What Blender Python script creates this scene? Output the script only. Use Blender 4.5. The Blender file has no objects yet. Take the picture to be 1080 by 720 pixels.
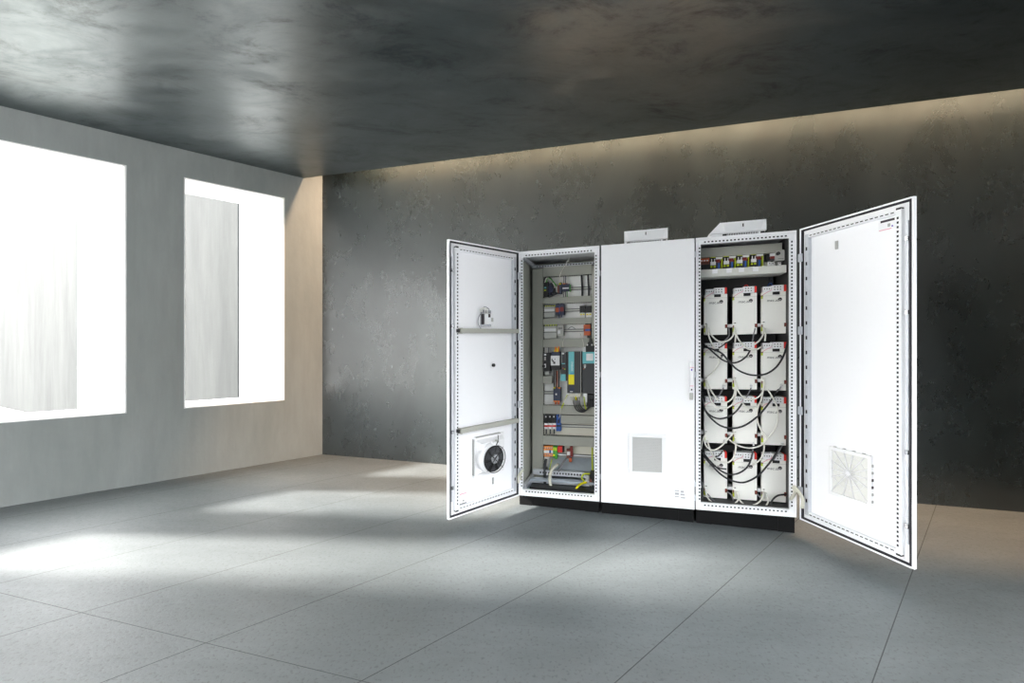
import bpy, bmesh, math, random
from mathutils import Vector, Matrix
random.seed(7)
SC = bpy.context.scene
COL = SC.collection
F, HC, CX, CY = 460.0, 1.33, 540.0, 362.0          # focal length in pixels of 1080, eye height, level horizon

# ------------------------------------------------------------------ materials
def lin(c):
    r = []
    for v in c:
        v /= 255.0
        r.append(v/12.92 if v <= .04045 else ((v+.055)/1.055)**2.4)
    return (*r, 1.0)

def mat(name, col, rough=.5, metal=0.0, vary=.06, scale=40, spec=.5, bump=0.0, emit=0):
    m = bpy.data.materials.new(name); m.use_nodes = True
    nt = m.node_tree; n = nt.nodes; b = n['Principled BSDF']
    c = lin(col)
    tc = n.new('ShaderNodeTexCoord'); no = n.new('ShaderNodeTexNoise')
    no.inputs['Scale'].default_value = scale; no.inputs['Detail'].default_value = 3
    nt.links.new(tc.outputs['Object'], no.inputs['Vector'])
    mx = n.new('ShaderNodeMix'); mx.data_type = 'RGBA'
    mx.inputs[6].default_value = tuple(v*(1-vary) for v in c[:3])+(1,)
    mx.inputs[7].default_value = tuple(min(1, v*(1+vary)) for v in c[:3])+(1,)
    nt.links.new(no.outputs['Fac'], mx.inputs[0]); nt.links.new(mx.outputs[2], b.inputs['Base Color'])
    b.inputs['Roughness'].default_value = rough; b.inputs['Metallic'].default_value = metal
    b.inputs['Specular IOR Level'].default_value = spec
    if bump:
        bp = n.new('ShaderNodeBump'); bp.inputs['Strength'].default_value = bump; bp.inputs['Distance'].default_value = .002
        nt.links.new(no.outputs['Fac'], bp.inputs['Height']); nt.links.new(bp.outputs['Normal'], b.inputs['Normal'])
    return m

M = {}
def defm(k, *a, **kw): M[k] = mat(k, *a, **kw)
defm('white_powder', (248, 248, 251), .4, vary=.01)
defm('white_frame', (240, 241, 244), .4, vary=.02)
defm('zinc', (205, 208, 214), .38, metal=.35, vary=.08)
defm('hole', (38, 38, 44), .8)
defm('shade_gap', (22, 22, 24), .9)
defm('gasket', (46, 44, 50), .85)
defm('plinth', (17, 17, 18), .6, vary=.15, spec=.15)
defm('duct', (168, 168, 159), .6, vary=.03)
defm('plate_white', (252, 252, 250), .5, vary=.02)
defm('plate_cream', (226, 222, 208), .55, vary=.02)
defm('galvanised', (196, 206, 216), .35, metal=.5, vary=.12, scale=25)
defm('back_dark', (62, 62, 62), .6, vary=.1)
defm('black_plastic', (24, 24, 26), .5)
defm('black_cable', (34, 34, 38), .4)
defm('grey_cable', (126, 126, 130), .5)
defm('white_cable', (232, 230, 222), .45)
defm('pale_hose', (206, 204, 190), .5)
defm('anthracite', (58, 60, 64), .5)
defm('teal', (112, 196, 204), .45)
defm('sky_blue', (70, 160, 205), .45)
defm('yellow', (250, 236, 10), .45)
defm('yellow_green', (196, 214, 20), .45)
defm('green', (70, 170, 50), .45)
defm('orange', (240, 140, 50), .5)
defm('burnt_orange', (196, 92, 44), .5)
defm('red', (226, 50, 40), .45)
defm('dark_red', (130, 40, 34), .5)
defm('brown', (120, 66, 50), .5)
defm('blue', (40, 90, 170), .45)
defm('navy', (18, 26, 70), .45)
defm('dark_blue_grey', (44, 52, 78), .5)
defm('white_plastic', (240, 240, 242), .4, vary=.02)
defm('grey_plastic', (188, 188, 184), .5, vary=.03)
defm('module_white', (250, 249, 244), .42, vary=.02)
defm('text_grey', (92, 92, 90), .6)
defm('label_pink', (232, 150, 172), .6)
defm('label_ink', (52, 44, 50), .6)
defm('grille_grey', (168, 168, 166), .6, vary=.03)
defm('filter_mat', (226, 226, 222), .8, vary=.08, scale=200)
defm('chrome', (190, 192, 196), .25, metal=.9)
defm('louvre_grey', (205, 205, 204), .6, vary=.03)
defm('print_grey', (176, 176, 180), .6)
defm('tray_grey', (216, 216, 210), .5)
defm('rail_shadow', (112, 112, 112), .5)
defm('purple', (104, 70, 180), .5)

# ---- room surfaces
def nodes_of(name):
    m = bpy.data.materials.new(name); m.use_nodes = True
    nt = m.node_tree
    return m, nt, nt.nodes, nt.nodes['Principled BSDF']

def noise(nt, vec, scale, detail=6, rough=.6, dist=0.0):
    n = nt.nodes.new('ShaderNodeTexNoise')
    n.inputs['Scale'].default_value = scale; n.inputs['Detail'].default_value = detail
    n.inputs['Roughness'].default_value = rough; n.inputs['Distortion'].default_value = dist
    nt.links.new(vec, n.inputs['Vector'])
    return n.outputs['Fac']

def ramp(nt, fac, stops):
    r = nt.nodes.new('ShaderNodeValToRGB')
    e = r.color_ramp.elements
    while len(e) < len(stops): e.new(.5)
    for q, (p, c) in zip(e, stops):
        q.position = p; q.color = c if len(c) == 4 else (*c, 1)
    nt.links.new(fac, r.inputs['Fac'])
    return r.outputs['Color']

def mapping(nt, src, scale, rot=(0, 0, 0)):
    mp = nt.nodes.new('ShaderNodeMapping'); mp.inputs['Scale'].default_value = scale; mp.inputs['Rotation'].default_value = rot
    nt.links.new(src, mp.inputs['Vector'])
    return mp.outputs['Vector']

def mixc(nt, fac, a, b, mode='MIX'):
    x = nt.nodes.new('ShaderNodeMix'); x.data_type = 'RGBA'; x.blend_type = mode
    for i, v in ((0, fac), (6, a), (7, b)):
        if hasattr(v, 'links'): nt.links.new(v, x.inputs[i])
        else: x.inputs[i].default_value = v
    return x.outputs[2]

def math_n(nt, op, a, b=None, c=None):
    x = nt.nodes.new('ShaderNodeMath'); x.operation = op
    for i, v in enumerate((a, b, c)):
        if v is None: continue
        if hasattr(v, 'links'): nt.links.new(v, x.inputs[i])
        else: x.inputs[i].default_value = v
    return x.outputs[0]

def g(v): return (v, v, v, 1)

def concrete(name, dark, light, rough=(.45, .7), stretch=(1, 1, .35), spec=.5, bump=.15, scale=1.4, ior=1.5):
    m, nt, n, b = nodes_of(name)
    tc = n.new('ShaderNodeTexCoord'); o = tc.outputs['Object']
    v = mapping(nt, o, stretch)
    big = noise(nt, v, scale, 8, .65, .6)
    fine = noise(nt, mapping(nt, o, (1, 1, .15)), 14, 5, .6)
    c1 = ramp(nt, big, [(.32, lin(dark)), (.68, lin(light))])
    c2 = ramp(nt, fine, [(.3, g(.82)), (.7, g(1.0))])
    nt.links.new(mixc(nt, .6, c1, c2, 'MULTIPLY'), b.inputs['Base Color'])
    rr = ramp(nt, noise(nt, v, scale*2.3, 7, .7, .4), [(.3, g(rough[0])), (.7, g(rough[1]))])
    nt.links.new(rr, b.inputs['Roughness']); b.inputs['Specular IOR Level'].default_value = spec; b.inputs['IOR'].default_value = ior
    bp = n.new('ShaderNodeBump'); bp.inputs['Strength'].default_value = bump; bp.inputs['Distance'].default_value = .01
    nt.links.new(noise(nt, o, 30, 6, .6), bp.inputs['Height']); nt.links.new(bp.outputs['Normal'], b.inputs['Normal'])
    return m

M['wall_grey'] = concrete('wall_grey', (136, 141, 140), (150, 154, 153), (.6, .8), spec=.3)
M['wall_dark'] = concrete('wall_dark', (30, 38, 39), (49, 58, 59), (.25, .31), stretch=(1, 1, .6), spec=1.0, scale=1.6, bump=.015, ior=1.6)
M['wall_outside'] = concrete('wall_outside', (54, 56, 57), (66, 68, 68), (.8, .9), stretch=(2, 2, .3), spec=.1, scale=.9)
M['reveal_white'] = concrete('reveal_white', (236, 236, 236), (242, 242, 242), (.7, .8), spec=.2, bump=.03)
M['ground_pale'] = concrete('ground_pale', (196, 196, 192), (206, 206, 202), (.8, .9), spec=.1)

def ceiling_mat():
    m, nt, n, b = nodes_of('ceiling_concrete')
    tc = n.new('ShaderNodeTexCoord'); o = tc.outputs['Object']
    v = mapping(nt, o, (.8, 1.7, 1), (0, 0, math.radians(-16)))
    a = noise(nt, v, 2.8, 10, .72, .5)
    c = ramp(nt, a, [(.35, lin((28, 34, 37))), (.7, lin((40, 47, 50)))]); b.inputs['IOR'].default_value = 1.78; b.inputs['Specular Tint'].default_value = (.88, .98, 1, 1)
    nt.links.new(c, b.inputs['Base Color'])
    r = ramp(nt, noise(nt, v, 2.6, 9, .7, .8), [(.36, g(.52)), (.5, g(.38)), (.72, g(.28))])
    nt.links.new(r, b.inputs['Roughness'])
    s = ramp(nt, noise(nt, v, 1.9, 12, .78, .5), [(.36, g(.35)), (.48, g(.85)), (.6, g(1))])
    nt.links.new(s, b.inputs['Specular IOR Level'])
    bp = n.new('ShaderNodeBump'); bp.inputs['Strength'].default_value = .06; bp.inputs['Distance'].default_value = .01
    nt.links.new(a, bp.inputs['Height']); nt.links.new(bp.outputs['Normal'], b.inputs['Normal'])
    return m
M['ceiling'] = ceiling_mat()

def floor_mat():
    m, nt, n, b = nodes_of('floor_slabs')
    uv = n.new('ShaderNodeUVMap'); uv.uv_map = 'slab'
    sep = n.new('ShaderNodeSeparateXYZ'); nt.links.new(uv.outputs['UV'], sep.inputs[0])
    tc = n.new('ShaderNodeTexCoord'); o = tc.outputs['Object']
    def joint(sock, off, period, hw):
        q = math_n(nt, 'ADD', sock, -off)
        q = math_n(nt, 'DIVIDE', q, period)
        q = math_n(nt, 'ADD', q, .5)
        q = math_n(nt, 'FRACT', q)
        q = math_n(nt, 'SUBTRACT', q, .5)
        q = math_n(nt, 'ABSOLUTE', q)
        q = math_n(nt, 'MULTIPLY', q, period)
        return math_n(nt, 'LESS_THAN', q, hw)
    j = math_n(nt, 'MAXIMUM', joint(sep.outputs[1], 4.4, .797, .0026), joint(sep.outputs[0], 3.44, 9.0, .0018))
    big = noise(nt, mapping(nt, o, (.6, 1.6, 1), (0, 0, math.radians(-10))), 2.2, 9, .7, .5)
    c1 = ramp(nt, big, [(.3, lin((85, 91, 93))), (.7, lin((102, 108, 110)))])
    sp = noise(nt, o, 60, 3, .65)
    c2 = ramp(nt, sp, [(.36, g(.3)), (.44, g(1.0))])
    c = mixc(nt, .55, c1, c2, 'MULTIPLY')
    c = mixc(nt, j, c, lin((52, 55, 56)))
    nt.links.new(c, b.inputs['Base Color'])
    r = ramp(nt, noise(nt, o, 26, 6, .7), [(.3, g(.58)), (.7, g(.46))])
    nt.links.new(mixc(nt, j, r, g(.9)), b.inputs['Roughness'])
    b.inputs['Specular IOR Level'].default_value = .55; b.inputs['IOR'].default_value = 1.85
    bp = n.new('ShaderNodeBump'); bp.inputs['Strength'].default_value = .18; bp.inputs['Distance'].default_value = .006
    nt.links.new(sp, bp.inputs['Height']); nt.links.new(bp.outputs['Normal'], b.inputs['Normal'])
    return m
M['floor'] = floor_mat()

# ------------------------------------------------------------------ frames (local coords -> world)
class Frame:
    """origin at floor level, ax = along, ay = depth, z = z0 + slope*along + v"""
    def __init__(s, ox, oy, ax, ay, z0=0.0, slope=0.0):
        s.o = (ox, oy); s.ax = ax; s.ay = ay; s.z0 = z0; s.k = slope
        s.yaw = math.atan2(ax[1], ax[0])
    def __call__(s, u, w, v):
        return Vector((s.o[0]+u*s.ax[0]+w*s.ay[0], s.o[1]+u*s.ax[1]+w*s.ay[1], s.z0+s.k*u+v))
    def px(s, x, y, w=0.0):
        """where the sight line through a photo point meets the plane at depth w"""
        dx = (x-CX)/F
        bx, by = s.o[0]+w*s.ay[0], s.o[1]+w*s.ay[1]
        u = (dx*by-bx)/(s.ax[0]-dx*s.ax[1])
        Y = by+u*s.ax[1]
        return u, HC+(CY-y)/F*Y-s.z0-s.k*u
WORLD = Frame(0, 0, (1, 0), (0, 1))

class MB:
    def __init__(s, frame=WORLD): s.bm = bmesh.new(); s.fr = frame; s.mats = []
    def mi(s, m):
        m = M[m] if isinstance(m, str) else m
        if m not in s.mats: s.mats.append(m)
        return s.mats.index(m)
    def box(s, m, u0, u1, w0, w1, v0, v1, bevel=0, seg=2):
        i = s.mi(m)
        vs = [s.bm.verts.new(s.fr(u, w, v)) for u in (u0, u1) for w in (w0, w1) for v in (v0, v1)]
        fs = []
        for q in ((0, 1, 3, 2), (4, 6, 7, 5), (0, 4, 5, 1), (2, 3, 7, 6), (0, 2, 6, 4), (1, 5, 7, 3)):
            f = s.bm.faces.new([vs[k] for k in q]); f.material_index = i; fs.append(f)
        if bevel:
            es = list({e for f in fs for e in f.edges})
            r = bmesh.ops.bevel(s.bm, geom=es, offset=bevel, segments=seg, profile=.6, affect='EDGES')
            for f in r['faces']: f.material_index = i; f.smooth = False
        return s
    def hexa(s, m, pts):
        """pts: 8 local (u,w,v) corners: bottom four then top four, same winding"""
        i = s.mi(m)
        vs = [s.bm.verts.new(s.fr(*p)) for p in pts]
        for q in ((3, 2, 1, 0), (4, 5, 6, 7), (0, 1, 5, 4), (1, 2, 6, 5), (2, 3, 7, 6), (3, 0, 4, 7)):
            s.bm.faces.new([vs[k] for k in q]).material_index = i
        return s
    def quad(s, m, pts):
        f = s.bm.faces.new([s.bm.verts.new(s.fr(*p)) for p in pts]); f.material_index = s.mi(m); return s
    def disc(s, m, c, axis, r0, d0, d1, n=28, r1=None, caps=True):
        """cylinder or cone; axis in local letters: 'u','w','v'; c = local centre, d0..d1 along the axis"""
        i = s.mi(m); r1 = r0 if r1 is None else r1
        rings = []
        for d, r in ((d0, r0), (d1, r1)):
            ring = []
            for k in range(n):
                a = 2*math.pi*k/n; ca, sa = r*math.cos(a), r*math.sin(a)
                p = {'w': (c[0]+ca, c[1]+d, c[2]+sa), 'u': (c[0]+d, c[1]+ca, c[2]+sa), 'v': (c[0]+ca, c[1]+sa, c[2]+d)}[axis]
                ring.append(s.bm.verts.new(s.fr(*p)))
            rings.append(ring)
        for k in range(n):
            f = s.bm.faces.new((rings[0][k], rings[0][(k+1) % n], rings[1][(k+1) % n], rings[1][k])); f.material_index = i; f.smooth = True
        if caps:
            for rg in rings: s.bm.faces.new(rg).material_index = i
        return s
    def tube(s, m, pts, r, n=8, steps=7, closed_ends=True):
        """smooth tube through local (u,w,v) points"""
        i = s.mi(m)
        P = [s.fr(*p) for p in pts]
        if len(P) > 2:
            Q = [2*P[0]-P[1]]+P+[2*P[-1]-P[-2]]; out = []
            for k in range(1, len(Q)-2):
                for q in range(steps):
                    t = q/steps
                    a, b_, c, d = Q[k-1], Q[k], Q[k+1], Q[k+2]
                    out.append(.5*((2*b_)+(c-a)*t+(2*a-5*b_+4*c-d)*t*t+(-a+3*b_-3*c+d)*t**3))
            out.append(P[-1]); P = out
        up = None; rings = []
        for k, p in enumerate(P):
            t = (P[min(k+1, len(P)-1)]-P[max(k-1, 0)]).normalized()
            if up is None:
                up = t.cross(Vector((.3, .9, .2))).normalized()
            up = (up-t*up.dot(t)).normalized(); sd = t.cross(up)
            rings.append([s.bm.verts.new(p+r*(math.cos(2*math.pi*q/n)*up+math.sin(2*math.pi*q/n)*sd)) for q in range(n)])
        for A, B in zip(rings, rings[1:]):
            for q in range(n):
                f = s.bm.faces.new((A[q], A[(q+1) % n], B[(q+1) % n], B[q])); f.material_index = i; f.smooth = True
        if closed_ends:
            for rg in (rings[0], rings[-1]): s.bm.faces.new(rg).material_index = i
        return s
    def build(s, name, parent=None):
        bmesh.ops.recalc_face_normals(s.bm, faces=s.bm.faces)
        if parent is not None:
            s.bm.transform(root_matrix(parent).inverted())
        me = bpy.data.meshes.new(name); s.bm.to_mesh(me); s.bm.free()
        for m in s.mats: me.materials.append(m)
        o = bpy.data.objects.new(name, me); COL.objects.link(o)
        if parent is not None: o.parent = parent
        return o

def root_matrix(o):
    while o.parent: o = o.parent
    return Matrix.Translation(o.location) @ Matrix.Rotation(o.rotation_euler.z, 4, 'Z')

def tag(o, label, cat, group=None):
    o['label'] = label; o['category'] = cat
    if group: o['group'] = group
    return o

def thing(name, label, cat, loc, yaw=0, group=None):
    o = bpy.data.objects.new(name, None); o.empty_display_size = .05; COL.objects.link(o)
    o.location = loc; o.rotation_euler = (0, 0, yaw)
    return tag(o, label, cat, group)

def rebase(o):
    """put a one-mesh thing's origin at its base"""
    me = o.data; vs = me.vertices
    lo = Vector((min(v.co.x for v in vs), min(v.co.y for v in vs), min(v.co.z for v in vs)))
    hi = Vector((max(v.co.x for v in vs), max(v.co.y for v in vs), max(v.co.z for v in vs)))
    c = Vector(((lo.x+hi.x)/2, (lo.y+hi.y)/2, lo.z))
    me.transform(Matrix.Translation(-c)); o.location = c
    return o

def struct(o): o['kind'] = 'structure'; return o

def text_mesh(bm_target, body, size, m, at, frame, shear=0.0, spin=False):
    """flat lettering laid on a local plane; at = local (u,w,v) of its left baseline, reading along u (or up v when spin)"""
    cu = bpy.data.curves.new('lettering', 'FONT'); cu.body = body; cu.size = size; cu.shear = shear; cu.resolution_u = 2
    ob = bpy.data.objects.new('lettering', cu); COL.objects.link(ob)
    dg = bpy.context.evaluated_depsgraph_get(); dg.update()
    me = bpy.data.meshes.new_from_object(ob.evaluated_get(dg))
    i = bm_target.mi(m)
    vs = []
    for v in me.vertices:
        x, y = (v.co.x, v.co.y) if not spin else (-v.co.y, v.co.x)
        vs.append(bm_target.bm.verts.new(frame(at[0]+x, at[1], at[2]+y)))
    for p in me.polygons:
        try: bm_target.bm.faces.new([vs[k] for k in p.vertices]).material_index = i
        except ValueError: pass
    bpy.data.objects.remove(ob); bpy.data.curves.remove(cu); bpy.data.meshes.remove(me)

# ------------------------------------------------------------------ camera
cam = bpy.data.cameras.new('camera'); co = bpy.data.objects.new('camera', cam); COL.objects.link(co)
cam.sensor_width = 36; cam.lens = F/1080*36; cam.shift_y = 2/1080
co.location = (0, 0, HC); co.rotation_euler = (math.pi/2, 0, 0)
cam.clip_start = .05
SC.camera = co

# ------------------------------------------------------------------ the room
CORNER = Vector((-2.2735, 5.2291))
D1 = (.74192, .67049)            # along the left wall, away
D2 = (.96188, -.27346)           # along the back wall, to the right
ROOM = Frame(CORNER.x, CORNER.y, (-D1[0], -D1[1]), D2)        # u = s towards the camera, w = t to the right
CEIL = 3.255
TH = .63
S_END, T_END, F_END = 12.0, 11.0, 5.7
SLOT = .215                       # gap between ceiling edge and back wall (along s)

# floor with slab joints
b = MB(ROOM)
i = b.mi('floor')
vs = [b.bm.verts.new(ROOM(u, w, v)) for v in (-.2, 0) for (u, w) in ((-.4, -TH), (F_END, -TH), (F_END, T_END), (-.4, T_END))]
uvl = b.bm.loops.layers.uv.new('slab')
st = [(-.4, -TH), (F_END, -TH), (F_END, T_END), (-.4, T_END)]*2
for q in ((3, 2, 1, 0), (4, 5, 6, 7), (0, 1, 5, 4), (1, 2, 6, 5), (2, 3, 7, 6), (3, 0, 4, 7)):
    f = b.bm.faces.new([vs[k] for k in q]); f.material_index = i
    for l, k in zip(f.loops, q): l[uvl].uv = st[k]
struct(b.build('floor'))

# ceiling slab, stopping short of the back wall
struct(MB(ROOM).box('ceiling', SLOT, 4.7, 0.004, T_END, CEIL, CEIL+.16).build('ceiling'))
# closing slab above the cove
struct(MB(ROOM).box('wall_grey', -.3, S_END, -TH, T_END, 3.9, 4.05).build('trim_1'))
# back wall
struct(MB(ROOM).box('wall_dark', -.3, 0, 0, T_END, 0, 3.9).build('wall_back'))

# unseen wall added to block low light from the right
struct(MB(ROOM).box('wall_dark', -.3, 2.0, 7.4, 7.6, 0, 3.9).build('blocker_wall'))

# left wall with three deep window openings
WIN = [(.413, 1.332), (1.759, 2.678), (3.105, 4.024)]
SILL, HEAD = .682, 2.982
b = MB(ROOM)
cuts = [-.3]+[x for w in WIN for x in w]+[S_END]
for k in range(0, len(cuts), 2):
    b.box('wall_grey', cuts[k], cuts[k+1], -TH, 0, 0, 3.9 if k < 6 else 7.0)  # unseen last pier made taller and longer to block sun and glow
for (a, c) in WIN:
    b.box('wall_grey', a, c, -TH, 0, 0, SILL); b.box('wall_grey', a, c, -TH, 0, HEAD, 3.9)
struct(b.build('wall_left'))
for k, (a, c) in enumerate(WIN):
    e = .012
    b = MB(ROOM)
    b.box('reveal_white', a, a+e, -TH-.004, -.001, SILL, HEAD); b.box('reveal_white', c-e, c, -TH-.004, -.001, SILL, HEAD)
    b.box('reveal_white', a+e, c-e, -TH-.004, -.001, SILL, SILL+e); b.box('reveal_white', a+e, c-e, -TH-.004, -.001, HEAD-e, HEAD)
    struct(b.build('window_%d' % (k+1)))
# outside: pale concrete wall across the yard and the ground
struct(MB(Frame(-16, 12.5, (.88, -.475), (.475, .88))).box('wall_outside', 0, 14, 0, .3, -.2, 5.9).build('wall_outside'))
struct(MB().box('ground_pale', -30, -3.0, -8, 22, -.35, -.21).build('ground'))

# ------------------------------------------------------------------ lights
w = bpy.data.worlds.new('sky'); SC.world = w; w.use_nodes = True
bg = w.node_tree.nodes['Background']; bg.inputs[1].default_value = 1.0
# bright hazy sky, several times brighter around the sun than behind the room
wn = w.node_tree.nodes; wl = w.node_tree.links
tcw = wn.new('ShaderNodeTexCoord'); dt = wn.new('ShaderNodeVectorMath'); dt.operation = 'DOT_PRODUCT'
dt.inputs[1].default_value = Vector((-1, .057, .454)).normalized()
wl.new(tcw.outputs['Generated'], dt.inputs[0])
glow = math_n(w.node_tree, 'POWER', math_n(w.node_tree, 'MAXIMUM', dt.outputs['Value'], 0.0), 3.5)
sepw = wn.new('ShaderNodeSeparateXYZ'); wl.new(tcw.outputs['Generated'], sepw.inputs[0])
mr = wn.new('ShaderNodeMapRange'); mr.interpolation_type = 'SMOOTHSTEP'
mr.inputs['From Min'].default_value = .2; mr.inputs['From Max'].default_value = .43
wl.new(sepw.outputs['Z'], mr.inputs['Value'])
base_sky = mixc(w.node_tree, mr.outputs['Result'], (.05, .055, .06, 1), (4.5, 4.68, 4.78, 1))      # horizon dimmed so the back wall reflects dark, bright above
side_fill = math_n(w.node_tree, 'POWER', math_n(w.node_tree, 'MAXIMUM', sepw.outputs['X'], 0.0), 6.0)
base_sky = mixc(w.node_tree, side_fill, base_sky, (5.2, 5.25, 5.3, 1))      # added fill glow from the right for the left wall and door
wl.new(mixc(w.node_tree, glow, base_sky, (6.4, 6.4, 6.35, 1)), bg.inputs[0])
sun = bpy.data.lights.new('sun', 'SUN'); sun.energy = 8.0; sun.angle = math.radians(3.5); sun.color = (1, .95, .88)
so = bpy.data.objects.new('sun', sun); COL.objects.link(so)
so.rotation_euler = Vector((1, -.057, -.425)).to_track_quat('-Z', 'Y').to_euler()
ar = bpy.data.lights.new('cove_lamp', 'AREA'); ar.shape = 'RECTANGLE'; ar.size = 10.2; ar.size_y = .05; ar.energy = 200; ar.color = (1, .69, .44)
ao = bpy.data.objects.new('cove_lamp', ar); COL.objects.link(ao)
ao.location = ROOM(.09, 5.75, 3.62)
ao.rotation_euler = (0, 0, math.atan2(D2[1], D2[0]))

# ------------------------------------------------------------------ the cabinet row
H = 2.0
U = (.96188, -.27346); W = (.27346, .96188)
CAB = Frame(.057, 3.594, U, W, .0823, .0178)
def cu(x): return CAB.px(x, 400)[0]
EDGES = [(cu(546.9), cu(632.2)), (cu(633.9), cu(732.6)), (cu(733.8), cu(839.8))]
DEPTH = .6
FRM, FRL, FRR = .046, .034, .038                                    # visible width of the perforated frame

def holes_u(b, u0, u1, w, v, pitch=.025, hw=.0065, hh=.005):
    n = int((u1-u0)/pitch); off = (u1-u0-(n-1)*pitch)/2
    for k in range(n):
        c = u0+off+k*pitch
        b.quad('hole', [(c-hw, w, v-hh), (c+hw, w, v-hh), (c+hw, w, v+hh), (c-hw, w, v+hh)])
def holes_v(b, v0, v1, w, u, pitch=.025, hw=.005, hh=.0065):
    n = int((v1-v0)/pitch); off = (v1-v0-(n-1)*pitch)/2
    for k in range(n):
        c = v0+off+k*pitch
        b.quad('hole', [(u-hw, w, c-hh), (u+hw, w, c-hh), (u+hw, w, c+hh), (u-hw, w, c+hh)])

def cabinet(k, label, inside):
    u0, u1 = EDGES[k]
    base = CAB(u0, 0, 0); base.z = 0
    root = thing('control_cabinet', label, 'electrical cabinet', base, CAB.yaw, 'row of white control cabinets')
    t = .004
    MB(CAB).box(inside, u0, u0+.006, .03, DEPTH, 0, H).build('side_panel', root)
    MB(CAB).box(inside, u1-.006, u1, .03, DEPTH, 0, H).build('side_panel', root)
    MB(CAB).box(inside, u0+.006, u1-.006, DEPTH-.015, DEPTH, 0, H).build('back_panel', root)
    MB(CAB).box('white_powder', u0, u1, 0.03, DEPTH, H, H+.004).build('roof_panel', root)
    MB(CAB).box('galvanised' if k == 0 else 'back_dark', u0+.006, u1-.006, .03, DEPTH-.015, 0, .02).build('floor_panel', root)
    # front frame: outer lip, perforated face
    b = MB(CAB)
    if k != 1:
        lip = .012
        for (a, c) in ((u0, u0+FRL), (u1-FRR, u1)):
            b.box('white_frame', a, c, .004, .03, 0, H)
        b.box('white_frame', u0+FRL, u1-FRR, .004, .03, 0, FRM); b.box('white_frame', u0+FRL, u1-FRR, .004, .03, H-FRM, H)
        b.box('white_powder', u0, u0+lip, 0-.008, .004, 0, H); b.box('white_powder', u1-.009, u1, -.008, .004, 0, H)
        b.box('white_powder', u0+lip, u1-.009, -.008, .004, H-lip, H); b.box('white_powder', u0+lip, u1-.009, -.008, .004, 0, lip)
        holes_v(b, .05, H-.05, .0032, u0+FRL-.008); holes_v(b, .05, H-.05, .0032, u1-FRR+.012)
        holes_u(b, u0+.05, u1-.05, .0032, H-FRM+.014); holes_u(b, u0+.05, u1-.05, .0032, FRM-.014)
    else:
        for (a, c) in ((u0, u0+FRM), (u1-FRM, u1)):
            b.box('white_frame', a, c, .006, .03, 0, H)
    b.build('front_frame', root)
    # dark plinth down to the floor: front board with corner pieces and a recessed core
    fb = lambda u: -(CAB.z0+CAB.k*u)
    def pl(b, a, c, w0, w1, top=-.004):
        b.hexa('plinth', [(a, w0, fb(a)), (c, w0, fb(c)), (c, w1, fb(c)), (a, w1, fb(a)), (a, w0, top), (c, w0, top), (c, w1, top), (a, w1, top)])
    for (a, c, e, f_) in ((u0+.006, u0+.11, .012, .12), (u1-.11, u1-.006, .012, .12), (u0+.006, u0+.11, DEPTH-.12, DEPTH-.012), (u1-.11, u1-.006, DEPTH-.12, DEPTH-.012)):
        b = MB(CAB); pl(b, a, c, e, f_); b.build('plinth_corner', root)
    for (a, c, e, f_) in ((u0+.11, u1-.11, .018, .03), (u0+.11, u1-.11, DEPTH-.03, DEPTH-.018), (u0+.012, u0+.024, .12, DEPTH-.12), (u1-.024, u1-.012, .12, DEPTH-.12)):
        b = MB(CAB); pl(b, a, c, e, f_); b.build('plinth_board', root)
    return root

cab_left = cabinet(0, 'left white control cabinet, door with fan swung open, wired mounting plate inside', 'duct')
cab_mid = cabinet(1, 'closed white control cabinet in the middle with a grey filter grille low on its door', 'grey_plastic')
cab_right = cabinet(2, 'right white control cabinet, door swung open, twelve white drive modules inside', 'back_dark')
cab_left.name = 'control_cabinet'

# inner posts (perforated verticals at the back corners)
def post(root, k, u, w, m='zinc', name='inner_post', v0=.02, v1=H-.02):
    b = MB(CAB); b.box(m, u-.012, u+.012, w, w+.02, v0, v1)
    holes_v(b, v0+.03, v1-.03, w-.001, u)
    return b.build(name, root)

# ---- middle cabinet door
u0, u1 = EDGES[1]
door = MB(CAB).box('white_powder', u0+.002, u1-.002, -.022, .003, .002, H-.002, bevel=.004).build('door', cab_mid)
p0 = CAB.px(663.2, 456.2, -.03); p1 = CAB.px(702, 503, -.03)
ga, gb, gv1, gv0 = p0[0], p1[0], p0[1]-.004, p1[1]+.006
b = MB(CAB); fw = .026
b.box('white_plastic', ga, gb, -.036, -.0225, gv0, gv0+fw, bevel=.003); b.box('white_plastic', ga, gb, -.036, -.0225, gv1-fw, gv1, bevel=.003)
b.box('white_plastic', ga, ga+fw, -.036, -.0225, gv0+fw, gv1-fw, bevel=.003); b.box('white_plastic', gb-fw, gb, -.036, -.0225, gv0+fw, gv1-fw, bevel=.003)
b.build('filter_frame', door)
b = MB(CAB); b.box('louvre_grey', ga+fw, gb-fw, -.026, -.0225, gv0+fw, gv1-fw)
n = 24
for k in range(n):
    v = gv0+fw+(k+.5)*(gv1-gv0-2*fw)/n
    b.box('louvre_grey', ga+fw, gb-fw, -.033, -.026, v-.0028, v+.0014)
n = 14
for k in range(n):
    u = ga+fw+(k+.5)*(gb-ga-2*fw)/n
    b.box('louvre_grey', u-.0016, u+.0016, -.0345, -.033, gv0+fw, gv1-fw)
b.build('filter_louvre', door)
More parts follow.
